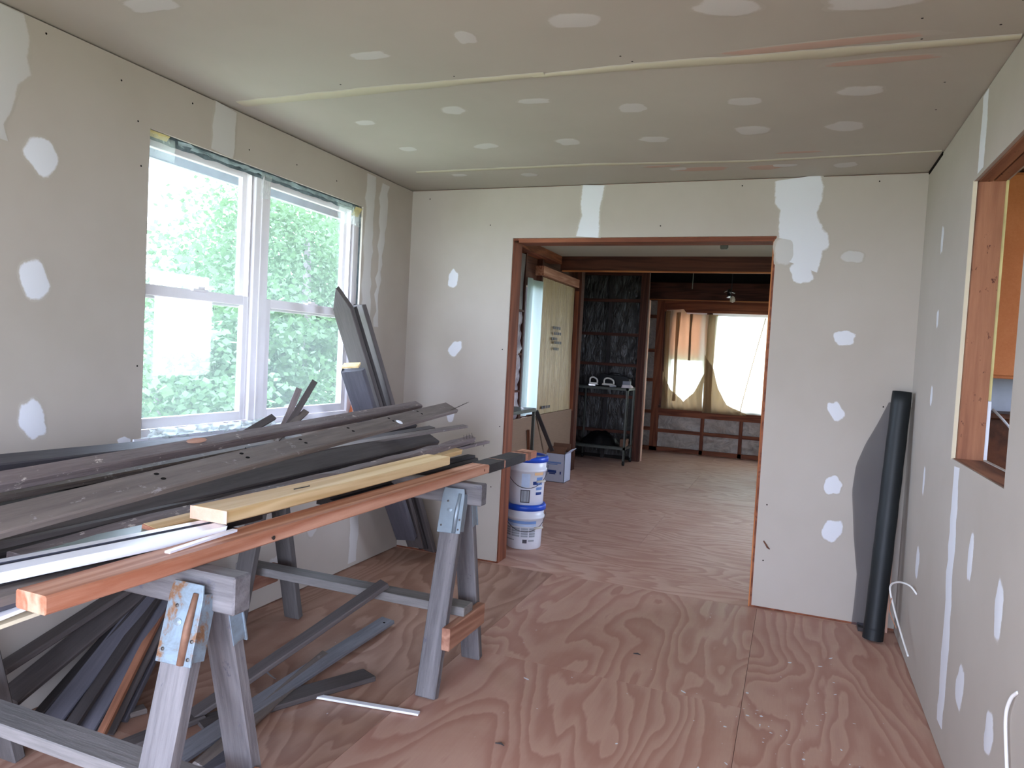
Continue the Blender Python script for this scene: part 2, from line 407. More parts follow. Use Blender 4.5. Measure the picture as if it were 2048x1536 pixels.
# ---- patches of joint compound: thin raised blobs, feathered at the rim
def surf(which, u, v, h=0.0):
    if which == 'L': return (XL+h, u, v)
    if which == 'B': return (u, D-h, v)
    if which == 'R': return (XR-h, u, v)
    return (u, v, H-h)
PAR = {'L': wl, 'B': wb, 'R': wr, 'C': ceil}
def blob(which, u, v, a, b, ang=0, mat='mud', n=26, seed=None, pw=2.6):
    r = random.Random(seed if seed is not None else int((u*131+v*977)*100))
    ph = [r.uniform(0, 6.28) for _ in range(5)]; am = [r.uniform(.01, .06) for _ in range(5)]
    ca, sa = cos(ang), sin(ang); rings = [(1.10, 0, .0004), (.92, .55, .0010), (.75, 1, .0018)]
    vs = []; cov = []
    for s, cv, h in rings:
        for k in range(n):
            t = 2*pi*k/n
            e = (abs(cos(t))**pw+abs(sin(t))**pw)**(-1/pw)
            q = s*e*(1+sum(am[j]*sin((j+2)*t+ph[j]) for j in range(5)))
            x, y = a*q*cos(t), b*q*sin(t)
            vs.append(surf(which, u+x*ca-y*sa, v+x*sa+y*ca, h)); cov.append(cv)
    vs.append(surf(which, u, v, .0020)); cov.append(1)
    fs = [(i*n+k, i*n+(k+1) % n, (i+1)*n+(k+1) % n, (i+1)*n+k) for i in range(2) for k in range(n)]
    fs += [(2*n+k, 2*n+(k+1) % n, 3*n) for k in range(n)]
    return MB().add(vs, fs, 0, cov).obj('joint_compound_patch', mat, PAR[which], smooth=True)
def band(name, which, pts, mat='mud', jit=.012, h=.0014, seg=.05, feather=.25, seed=1):
    """pts: (u, v, half width), the band runs along them"""
    r = random.Random(seed); P = []
    for (u0, v0, w0), (u1, v1, w1) in zip(pts, pts[1:]):
        n = max(1, int(math.hypot(u1-u0, v1-v0)/seg))
        P += [(u0+(u1-u0)*i/n, v0+(v1-v0)*i/n, w0+(w1-w0)*i/n) for i in range(n)]
    P.append(pts[-1]); vs = []; cov = []
    for i, (u, v, wd) in enumerate(P):
        a = P[max(0, i-1)]; b = P[min(len(P)-1, i+1)]; L = math.hypot(b[0]-a[0], b[1]-a[1]) or 1
        nx, ny = -(b[1]-a[1])/L, (b[0]-a[0])/L
        jl, jr = r.uniform(-jit, jit), r.uniform(-jit, jit)
        for s, cv, hh in ((-1, 0, .0003), (-1+feather, 1, h), (0, 1, h*1.25), (1-feather, 1, h), (1, 0, .0003)):
            q = wd*s+(jl if s < 0 else jr if s > 0 else 0)
            vs.append(surf(which, u+nx*q, v+ny*q, hh)); cov.append(cv)
    fs = [(i*5+k, i*5+k+1, (i+1)*5+k+1, (i+1)*5+k) for i in range(len(P)-1) for k in range(4)]
    return MB().add(vs, fs, 0, cov).obj(name, mat, PAR[which], smooth=True)
# left wall
for u, v, a, b, g in ((1.745, 1.98, .062, .060, -.5), (1.73, 1.55, .052, .068, .3), (1.735, 1.06, .046, .072, .4), (2.11, .945, .03, .02, 0), (1.42, 1.86, .02, .08, 0)):
    blob('L', u, v, a, b, g)
band('joint_compound_band', 'L', [(1.62, 2.43, .06), (1.62, 2.3, .10), (1.60, 2.15, .06), (1.59, 2.0, .03)], 'mud_thin', .02, seed=3)
band('joint_compound_band', 'L', [(2.60, 2.43, .075), (2.58, 2.215, .08)], 'mud_thin', .006, feather=.2, seed=4)
band('joint_compound_band', 'L', [(3.80, 2.42, .055), (3.80, .9, .055), (3.78, .3, .05), (3.78, .03, .05)], 'mud_thin', .010, seed=5)
band('joint_compound_band', 'L', [(3.96, 2.40, .05), (3.95, 2.1, .04), (3.93, 1.8, .025), (3.92, 1.5, .02)], 'mud_thin', .02, seed=6)
for u, v, a, b, g in ((3.35, .35, .05, .07, .3), (3.05, .2, .05, .05, 0), (2.75, .42, .05, .07, .6), (2.45, .30, .05, .05, 0)):
    blob('L', u, v, a, b, g, 'mud_thin')
# back wall
for u, v, a, b, g in ((-2.15, 1.85, .036, .060, -.1), (-2.11, 1.39, .038, .060, -.7), (-2.12, .945, .030, .045, 0), (.235, 1.56, .056, .040, 0),
                      (.220, 1.158, .035, .058, .55), (.232, .75, .045, .052, .0), (.245, .50, .050, .062, -.3)):
    blob('B', u, v, a, b, g)
blob('B', .245, 2.0, .06, .035, 0, 'mud_thin')
band('joint_compound_band', 'B', [(-1.225, 2.434, .075), (-1.235, 2.25, .072), (-1.245, 2.118, .085)], 'mud', .008, feather=.35, seed=8)
band('joint_compound_band', 'B', [(-.055, 2.434, .13), (-.04, 2.30, .125), (-.045, 2.2, .11), (-.005, 2.10, .125), (.0, 2.0, .115), (-.02, 1.95, .10)], 'mud', .014, feather=.22, seed=9)
blob('B', -.005, 1.915, .06, .065, .2, 'mud', seed=5); blob('B', .045, 2.085, .085, .07, .2, 'mud', seed=6)
blob('B', -.10, 2.03, .055, .085, .0, 'mud_thin', seed=7)
# right wall
for u, v, a, b, g in ((3.77, 2.0, .03, .065, 0), (3.73, 1.64, .025, .042, 0), (3.73, 1.29, .028, .045, 0), (3.75, .90, .022, .07, 0), (3.75, .52, .045, .075, .1),
                      (2.765, .79, .034, .085, .05), (2.39, .73, .042, .085, .0), (2.765, .35, .055, .075, .35), (2.385, .375, .045, .065, .2)):
    blob('R', u, v, a, b, g)
band('joint_compound_band', 'R', [(3.08, 1.05, .050), (3.06, .7, .060), (3.03, .35, .062), (3.02, .10, .055)], 'mud', .012, feather=.2, seed=11)
band('joint_compound_band', 'R', [(3.10, 2.425, .05), (3.09, 2.14, .055)], 'mud', .008, feather=.4, seed=12)
# ceiling
for u, v, a, b, g in ((-1.11, 2.23, .036, .050, .2), (-.72, 2.205, .088, .05, .1), (-.26, 2.24, .095, .055, .35), (-1.52, 2.28, .075, .036, 0), (-1.48, 2.89, .055, .05, -.3),
                      (-1.09, 2.86, .075, .030, .1), (-.71, 3.03, .062, .055, .2), (-.26, 3.05, .070, .045, .3), (.16, 3.03, .085, .050, .2), (-.25, 3.43, .075, .065, .1),
                      (.13, 3.45, .080, .065, .3), (-1.56, 3.43, .070, .045, -.2), (-1.12, 3.44, .060, .055, -.2), (-.70, 3.48, .072, .045, .2), (-2.0, 3.40, .05, .04, 0),
                      (-1.98, 2.96, .05, .035, -.2), (-2.0, 1.75, .10, .05, 0), (.14, 2.31, .13, .05, .1), (-.66, 4.04, .06, .03, 0), (-1.54, 4.03, .05, .04, 0),
                      (.17, 4.1, .06, .05, 0), (-1.97, 3.97, .05, .03, 0), (-.14, 4.06, .08, .03, 0)):
    blob('C', u, v, a, b, g, 'mud_ceiling')
band('joint_tape', 'C', [(-2.40, 2.60, .035), (-1.7, 2.59, .038), (-.95, 2.595, .018)], 'tape', .004, h=.005, seed=13)
band('joint_tape', 'C', [(-1.0, 2.60, .012), (-.6, 2.605, .030), (0, 2.645, .040), (.575, 2.655, .02)], 'tape', .004, h=.006, seed=14)
band('joint_tape', 'C', [(-2.2, 3.86, .022), (-1.1, 3.87, .024), (-.3, 3.945, .02), (.57, 3.915, .012)], 'tape', .004, h=.004, seed=15)
for u, v, a, b in ((-.55, 4.06, .16, .045), (-.22, 4.08, .10, .05), (-.75, 3.97, .12, .02), (-.05, 3.82, .12, .02), (.2, 2.75, .18, .03), (.0, 2.57, .35, .03)):
    blob('C', u, v, a, b, 0, 'stain')
# screw heads that still show: too small to pick apart singly
mb = MB()
def dot(wh, u, v, r=.0042):
    vs = [surf(wh, u+r*cos(k*pi/3), v+r*sin(k*pi/3), .0022) for k in range(6)]; mb.add(vs, [tuple(range(6))])
for q in ((1.75, 2.40), (2.05, 2.35), (2.13, 2.22), (2.15, 2.05), (2.16, 1.25), (3.1, 2.30), (3.45, 2.30), (2.75, 2.28), (2.4, 2.38)): dot('L', *q)
tag(mb.obj('screw_heads', 'hole', wl), kind='stuff'); mb = MB()
for q in ((-2.35, 2.38), (-1.9, 2.2), (.35, 2.40), (-.35, 2.40), (.45, 1.2), (-.10, .28), (-.10, .6), (-.8, 2.18), (-1.8, .5), (-1.77, 1.4), (-1.76, .9)): dot('B', *q)
tag(mb.obj('screw_heads', 'hole', wb), kind='stuff'); mb = MB()
for q in ((-.64, 2.5), (-.61, 2.555), (-.92, 2.60), (-1.3, 2.53), (.28, 2.45), (.50, 2.55), (.52, 2.40), (.3, 2.60), (.43, 3.0), (.45, 3.3), (-1.8, 2.5)): dot('C', *q)
tag(mb.obj('screw_heads', 'hole', ceil), kind='stuff')
box('ceiling_gap_shade', (XR-.004, 3.93, H-.016), (XR+.001, 4.30, H-.001), 'hole', wr)  # solid black strip, painting the shade of the open gap
# torn hole in the back wall paper
tw = MB().tube([(-.10+.285-.29, D-.001, .392), (-.092, D-.006, .375), (-.082, D-.012, .36), (-.070, D-.004, .35)], [.004, .005, .005, .003], 6).obj('torn_paper', 'redbrown', wb)

# ================================================================ window_1: twin double-hung window in the left wall
w1 = S(holed(0, -2.60, -2.535, 2.10, 3.79, .938, 2.225, 2.20, 3.715, .975, 2.205).obj('window_1', 'window_vinyl', bevel=.003))
XG = -2.566
box('mullion', (-2.60, 2.862, .972), (-2.532, 2.972, 2.207), 'window_vinyl', w1, .004)
box('mullion_bead', (-2.534, 2.905, .974), (-2.526, 2.913, 2.205), 'window_vinyl', w1)
for y0, y1 in ((2.20, 2.862), (2.972, 3.715)):
    # upper sash, set outside; lower sash inside; each of four rails and a pane
    for nm, xo, z0, z1, bt in (('upper_sash', -2.590, 1.535, 2.20, .045), ('lower_sash', -2.560, .978, 1.592, .045)):
        o = holed(0, xo-.012, xo+.014, y0+.004, y1-.004, z0, z1, y0+.045, y1-.045, z0+bt, z1-(.045 if nm[0] == 'l' else .030)).obj(nm, 'window_vinyl', w1, bevel=.002)
        box('glass_pane', (xo-.002, y0+.044, z0+bt-.001), (xo+.002, y1-.044, z1-.029), 'glass', o)
    ym = (y0+y1)/2
    MB().box((-2.560, ym-.045, 1.585), (-2.530, ym+.045, 1.597)).box((-2.555, ym-.012, 1.597), (-2.535, ym+.03, 1.608)).obj('sash_lock', 'window_vinyl', w1, bevel=.002)
box('jamb_track', (-2.60, 2.845, .98), (-2.545, 2.850, 2.2), 'window_vinyl', w1); box('jamb_track', (-2.60, 3.695, .98), (-2.545, 3.700, 2.2), 'window_vinyl', w1)
# the untidy gap around the unit: grey sealant, foil tape, insulation scraps
mb = MB(); r = random.Random(2)
mb.grid(lambda u, v: (-2.525+.012*noise.noise(Vector((u*20, v*3, 1))), 2.18+1.56*u, 2.180+.045*v+.008*noise.noise(Vector((u*25, v*2, 5)))), 50, 4)
mb.obj('head_sealant', 'caulkgrey', w1, smooth=True)
mb = MB(); mb.grid(lambda u, v: (-2.515+.02*noise.noise(Vector((u*14, v*3, 9))), 2.36+1.3*u, 2.192+.018*v+.010*noise.noise(Vector((u*30, v*2, 2)))), 50, 3)
mb.obj('head_foam', 'foam', w1, smooth=True)
mb = MB(); mb.grid(lambda u, v: (-2.535+.045*u+.01*noise.noise(Vector((u*3, v*16, 9))), 3.788-.006*noise.noise(Vector((u*5, v*20, 3))), .96+1.22*v), 4, 40)
mb.obj('side_foil', 'foil', w1, smooth=True)
mb = MB(); mb.grid(lambda u, v: (-2.535+.012*u, 3.768+.022*u+.006*noise.noise(Vector((u*5, v*20, 3))), .97+1.2*v), 3, 40); mb.obj('side_sealant', 'caulkgrey', w1, smooth=True)
for z in (1.30, 1.62, 1.95, 2.05): box('tape_print', (-2.52, 3.779, z), (-2.50, 3.783, z+.06), 'foil_print', w1)
MB().prism([(3.735, .955), (3.80, .955), (3.80, 1.12)], 0, -2.53, -2.50).obj('wood_block', 'orangewood', w1)
mb = MB(); mb.grid(lambda u, v: (-2.515+.02*v, 2.19+.11*u, 2.19+.02*v), 3, 2).grid(lambda u, v: (-2.52+.03*v, 3.66+.07*u, 2.15+.05*v), 3, 2); mb.obj('spray_foam', 'yellowfoam', w1)
def crumple(name, x, y0, y1, z0, z1, mat, seed, amp=.02, par=None, n=24, m=8, fold=9):
    def f(u, v):
        q = Vector((u*fold+seed, v*4, seed))
        return (x+amp*noise.noise(q)+.3*amp*noise.noise(q*3), y0+(y1-y0)*u+amp*.4*noise.noise(q*2), z0+(z1-z0)*v+amp*.5*noise.noise(q*1.7+Vector((3, 3, 3))))
    return MB().grid(f, n, m).obj(name, mat, par, smooth=True)
crumple('film_scrap', -2.50, 2.20, 2.33, 2.11, 2.20, 'film_clear', 3, .015, w1)
crumple('film_scrap', -2.50, 2.86, 2.93, 2.08, 2.20, 'film_clear', 5, .012, w1)
crumple('film_scrap', -2.50, 3.50, 3.73, 2.09, 2.20, 'film_clear', 8, .02, w1)
tag(crumple('plastic_film', -2.475, 2.22, 3.0, .945, .985, 'film', 11, .03, None, 50, 6, 22), 'crumpled clear plastic film lying along the window sill', 'plastic film')
stick('trim_2', (-2.600, 2.15, .925), (-2.475, 3.80, .951), 'pail', None)['kind'] = 'structure'
bpy.data.objects['trim_2'].name = 'trim_1'
# eave outside
S(MB().box((-3.10, -2.5, 2.262), (-3.06, 8.4, 2.45)).box((-3.08, -2.5, 2.40), (-2.62, 8.4, 2.43)).obj('trim_2', 'eave_paint'))
S(box('ground', (-60, -40, -.75), (60, 70, -.65), 'grass'))

# ================================================================ SETTING: far room
S(box('ceiling_far', (-3.2, D+.15, H), (1.7, 7.42, H+.03), 'ceiling_paper'))
cb = stick('ceiling_beam', (-2.42, 7.42, 2.283), (1.6, 7.46, 2.46), 'stud_dark'); S(cb)
kid(stick('lower_edge', (-2.40, 7.416, 2.278), (1.6, 7.455, 2.292), 'jamb_orange'), cb)
for i in range(4):
    pass
wf = S(holed(0, -2.62, -2.55, D+.15, 8.42, 0, 2.8, 6.66, 7.02, .80, 2.06).obj('wall_far_left', 'stud_dark'))
def wrinkled(name, y0, y1, z0, z1, x, mat, amp, seed, par, fy=6, fz=3, n=30, m=30):
    def f(u, v):
        y = y0+(y1-y0)*u; z = z0+(z1-z0)*v; q = Vector((y*fy+seed, z*fz, seed))
        return (x+amp*noise.noise(q)+amp*.5*noise.noise(q*2.7), y, z)
    return MB().grid(f, n, m).obj(name, mat, par, smooth=True)
wrinkled('foil_insulation', 4.48, 6.58, 1.02, 1.78, -2.51, 'foil', .035, 1, wf, 5, 9)
wrinkled('foil_insulation', 4.48, 6.58, .10, 1.00, -2.51, 'foil', .035, 2, wf, 5, 9)
wrinkled('foil_insulation', 4.48, 6.58, 1.80, 2.34, -2.51, 'foil_dull', .01, 3, wf)
for z in (1.00, 1.36, 1.78): stick('strapping', (-2.52, 4.48, z), (-2.485, 6.58, z+.018), 'stud_dark', wf)
MB().grid(lambda u, v: (-2.48+.05*sin(u*9)*.4, 6.60+.44*u, .76+1.36*v), 14, 8).obj('window_film', 'window_film', wf, smooth=True)
stick('stud', (-2.55, 6.59, 0), (-2.50, 6.62, 2.36), 'stud_dark', wf); stick('stud', (-2.55, 7.04, 0), (-2.49, 7.08, 2.36), 'stud_dark', wf)
wrinkled('kraft_insulation', 7.06, 8.28, .74, 2.18, -2.50, 'kraft', .022, 5, wf, 7, .9, 46, 14)
for z, yy in ((1.66, (7.45, 7.72)), (1.60, (7.48, 7.75)), (1.54, (7.42, 7.62)), (1.50, (7.50, 7.78)), (1.43, (7.50, 7.68)), (.80, (7.2, 7.5))):
    for k in range(4):
        a = yy[0]+(yy[1]-yy[0])*k/4; box('print_mark', (-2.474, a, z), (-2.4725, a+(yy[1]-yy[0])/5.5, z+.03), 'label_dark', wf)
stick('top_plate', (-2.55, D+.15, 2.355), (-2.41, 7.42, 2.44), 'fir_stud', wf)
stick('window_header', (-2.55, 7.0, 2.19), (-2.46, 8.42, 2.285), 'fir', wf)
stick('corner_post', (-2.55, 8.30, 0), (-2.43, 8.42, 2.75), 'stud_dark', wf); stick('post_edge', (-2.50, 8.285, .72), (-2.455, 8.30, 2.15), 'fir_stud', wf)
S(MB().box((-3.15, 8.42, 0), (-2.55, 8.46, 2.8)).box((-3.2, 8.42, 0), (-3.15, 11.2, 2.8)).box((-3.15, 9.78, 0), (-1.99, 9.80, 2.8)).obj('wall_alcove', 'darkdeck'))
wc = S(MB().box((-3.10, 9.70, 0), (-1.90, 9.76, 2.78)).obj('wall_corner', 'darkdeck'))
for i, (z0, z1) in enumerate(((.05, .36), (.40, .84), (.88, 1.27), (1.31, 1.68), (1.72, 2.14), (2.18, 2.5))):
    for x0, x1 in ((-2.82, -2.42), (-2.38, -2.0)):
        MB().grid(lambda u, v: (x0+(x1-x0)*u, 9.685+.02*noise.noise(Vector((u*5+i, v*3, x0))), z0+(z1-z0)*v), 14, 8).obj('black_wrapped_insulation', 'blackpoly', wc, smooth=True)
    stick('blocking', (-2.82, 9.63, z1), (-1.99, 9.70, z1+.04), 'stud_dark', wc)
stick('stud', (-2.90, 9.62, 0), (-2.82, 9.70, 2.78), 'stud_dark', wc); stick('stud', (-2.42, 9.64, 0), (-2.38, 9.70, 2.78), 'black', wc)
stick('stud', (-1.99, 9.62, 0), (-1.885, 9.70, 2.78), 'stud_dark', wc)
stick('end_stud', (-1.955, 9.70, 0), (-1.872, 9.76, 2.18), 'pine_end', wc)
# far wall with framing, insulation bays and two windows
wz = S(holed(1, 11.15, 11.2, -3.2, 1.7, 0, 2.8, -1.82, .95, .70, 2.12).obj('wall_far', 'darkdeck'))
def fstud(x0, x1, z0, z1, nm='stud', y0=11.05, m='fir_stud'): stick(nm, (x0, y0, z0), (x1, 11.15, z1), m, wz)
fstud(-2.02, -1.905, 0, 2.29); fstud(-2.60, -2.55, 0, 2.29); fstud(-1.27, -1.22, 0, .55); fstud(-.715, -.665, 0, .55); fstud(-.16, -.11, 0, .55); fstud(.39, .44, 0, .55)
fstud(-1.905, 1.6, .545, .66, 'sill_plate', 11.02); fstud(-1.905, 1.6, .66, .70, 'window_sill', 10.99, 'stud_dark')
fstud(-1.905, 1.6, 2.12, 2.30, 'window_header'); fstud(-2.6, 1.6, 0, .06, 'bottom_plate')
fstud(-1.275, -1.195, .70, 2.12, 'mullion_stud', 11.04, 'stud_dark')
fstud(-1.905, -1.83, .70, 2.12, 'jamb_stud', 11.06, 'stud_dark')
for z in (.30, .565, 1.05, 1.50, 2.02): fstud(-2.55, -2.02, z, z+.05, 'blocking')
for x0, x1 in ((-1.905, -1.27), (-1.22, -.715), (-.665, -.16), (-.11, .39), (.44, 1.6)): fstud(x0, x1, .285, .335, 'blocking')
def bay(x0, x1, z0, z1, s):
    MB().grid(lambda u, v: (x0+(x1-x0)*u, 11.10+.03*noise.noise(Vector((u*3+s, v*3, s)))-.02*sin(pi*u)*sin(pi*v), z0+(z1-z0)*v), 12, 8).obj('insulation_bay', 'batt', wz, smooth=True)
for i, (x0, x1) in enumerate(((-1.905, -1.27), (-1.22, -.715), (-.665, -.16), (-.11, .39))): bay(x0, x1, .06, .285, i); bay(x0, x1, .335, .545, i+9)
for i, (a, b) in enumerate(((.06, .30), (.35, .565), (.615, 1.05), (1.10, 1.50), (1.55, 2.02), (2.07, 2.29))): bay(-2.55, -2.02, a, b, i+20)
w2 = S(holed(1, 11.10, 11.15, -1.83, -1.27, .70, 2.12, -1.78, -1.31, .745, 2.08).obj('window_2', 'window_vinyl', wz)); w2.parent = None
box('meeting_rail', (-1.79, 11.09, 1.405), (-1.30, 11.14, 1.46), 'jamb_orange', w2)
box('roller_shade', (-1.79, 11.085, 1.46), (-1.30, 11.089, 2.09), 'shade', w2)
box('glass_pane', (-1.785, 11.12, .74), (-1.305, 11.124, 2.085), 'glass', w2)
w3 = S(holed(1, 11.10, 11.15, -1.20, .95, .70, 2.12, -1.15, .90, .745, 2.08).obj('window_3', 'window_vinyl'))
box('glass_pane', (-1.155, 11.12, .74), (.905, 11.124, 2.085), 'glass', w3)
hb = stick('header_beam', (-2.3, 10.93, 2.30), (1.6, 10.99, 2.55), 'stud_dark'); S(hb)
kid(stick('lower_edge', (-2.3, 10.925, 2.288), (1.6, 10.985, 2.30), 'jamb_orange'), hb)
S(holed(0, 1.6, 1.7, D+.14, 11.2, 0, 2.8, 5.6, 7.0, .9, 2.1).obj('wall_far_right', 'sidewall'))  # the hole is an added opening, out of view, for more light

# curtains
def drape(name, x0, x1, z0, z1, mat, amp, y=10.97, k=26, gather=.0, top=None, par=None, lo=None, hi=None):
    def f(u, v):
        x = x0+(x1-x0)*u; a = z0 if lo is None else lo(x); b = z1 if hi is None else hi(x); z = a+(b-a)*v
        return (x+.012*sin(v*5+u*9), y+amp*(.35+.65*v)*sin(k*u+1.6*sin(u*5)+.7*v), z)
    return MB().grid(f, 70, 16).obj(name, mat, par, smooth=True)
def lerp(pts):
    def g(x):
        for (a, p), (b, q) in zip(pts, pts[1:]):
            if x <= b: return p+(q-p)*max(0, (x-a))/(b-a)
        return pts[-1][1]
    return g
c1 = tag(drape('curtain', -1.85, -1.24, .67, 2.13, 'curtain', .018, hi=lerp([(-1.85, 2.14), (-1.62, 2.16), (-1.56, 2.09), (-1.24, 2.09)])), 'sheer cream curtain over the narrow left window of the far room', 'curtain')
drape('gathered_side', -1.86, -1.77, .66, 2.13, 'curtain_dense', .02, 10.955, 9, par=c1)
drape('swag', -1.85, -1.25, .655, 1, 'curtain_dense', .02, 10.945, 40, par=c1, lo=lambda x: .655, hi=lerp([(-1.85, 1.22), (-1.74, .95), (-1.52, .78), (-1.38, .92), (-1.25, 1.25)]))
drape('pleat', -1.70, -1.655, .78, 2.11, 'curtain_dense', .012, 10.95, 6, par=c1); drape('pleat', -1.50, -1.475, 1.4, 2.09, 'curtain_dense', .012, 10.95, 6, par=c1)
c2 = tag(drape('curtain', -1.22, .95, .66, 2.07, 'curtain', .016, k=60), 'sheer white curtain glowing over the wide right window of the far room', 'curtain')
drape('gathered_side', -1.25, -1.12, .64, 2.09, 'curtain_dense', .02, 10.955, 9, par=c2)
drape('swag', -1.25, -.62, .64, 1, 'curtain_dense', .02, 10.945, 34, par=c2, lo=lambda x: .64, hi=lerp([(-1.25, 1.5), (-1.13, 1.3), (-1.05, 1.0), (-.9, .78), (-.62, .66)]))
MB().grid(lambda u, v: (-.72+.27*v**1.1+.012*u, 10.95, .66+1.4*v), 2, 14).obj('pleat', 'curtain_dense', c2)

# things on the far room's ceiling
jb = empty('junction_box', (-.475, 4.80, 2.14), 'small metal box hanging just behind the doorway header', 'electrical box')
kid(box('cover', (-.498, 4.78, 2.115), (-.452, 4.83, 2.165), 'cartmetal', bevel=.004), jb)
kid(MB().tube([(-.475, 4.80, 2.165), (-.475, 4.80, 2.44)], .006, 6).obj('conduit', 'cartmetal'), jb)
sp = empty('clamp_light', (-.74, 8.6, 2.20), 'chrome clamp light with a bare bulb hanging below the dark beam', 'lamp')
kid(MB().tube([(-.74, 8.6, 2.155), (-.735, 8.6, 2.75)], .004, 6).obj('cord', 'blackthing'), sp)
kid(MB().lathe([(.002, .06), (.022, .05), (.026, .02), (.022, -.02), (.03, -.04), (.002, -.04)], (-.76, 8.6, 2.18), 16).obj('socket', 'chrome', smooth=True), sp)
kid(MB().lathe([(.001, .045), (.02, .03), (.03, .0), (.026, -.022), (.001, -.034)], (-.72, 8.58, 2.115), 16).obj('bulb', 'bulb', smooth=True), sp)
kid(MB().tube([(-.82, 8.6, 2.20), (-.78, 8.6, 2.22), (-.70, 8.6, 2.19)], .008, 6).obj('clamp', 'chrome', smooth=True), sp)
tag(MB().tube([(-1.32, 9.6, 2.33), (-1.30, 9.5, 2.56), (-1.29, 9.45, 2.80)], .006, 6).obj('hanging_rod', 'cartmetal'), 'thin pale rod hanging from the dark ceiling left of the clamp light', 'rod')

# ================================================================ SETTING: kitchen seen through the right-hand opening
S(MB().box((3.2, -.3, 0), (3.3, 1.6, 2.8)).box((3.2, 2.8, 0), (3.3, 4.8, 2.8)).box((3.2, 1.6, 0), (3.3, 2.8, .8)).box((3.2, 1.6, 2.2), (3.3, 2.8, 2.8)).obj('wall_kitchen_right', 'paintwall'))  # the hole between the boxes is an added, unseen light opening
S(MB().box((.69, 4.463, 0), (3.3, 4.60, 2.8)).obj('wall_kitchen_far', 'paintgrey')); S(MB().box((.69, -.35, 0), (3.3, -.27, 2.8)).obj('wall_kitchen_near', 'paintwall'))
S(box('ceiling_kitchen', (.69, -.3, H), (3.3, 4.7, H+.04), 'paintwall'))
kc = empty('wall_cabinet', (1.3, 4.3, 1.39), 'orange-stained wooden wall cabinet seen through the right-hand opening', 'cabinet')
kid(box('cabinet_body', (.86, 4.22, 1.385), (1.9, 4.46, 2.40), 'cabinet', bevel=.003), kc)
for x0 in (.87, 1.39): kid(box('door', (x0, 4.20, 1.40), (x0+.50, 4.22, 2.385), 'cabinet', bevel=.003), kc)
bp = empty('base_cabinet', (1.3, 4.3, 0), 'dark brown wooden counter unit below the orange wall cabinet', 'cabinet')
kid(box('cabinet_body', (.80, 4.12, 0), (1.9, 4.455, 1.19), 'brownwood', bevel=.004), bp)
kid(box('counter', (.78, 4.08, 1.19), (1.92, 4.46, 1.215), 'brownwood', bevel=.004), bp)
tag(MB().tube([(.90, 4.09, 1.235), (.93, 4.02, 1.19), (.96, 4.0, 1.15), (1.0, 4.0, 1.12), (1.03, 4.02, 1.10)], .006, 6).obj('cord', 'vinyl', smooth=True), 'white cord sagging across the brown counter unit', 'cord')

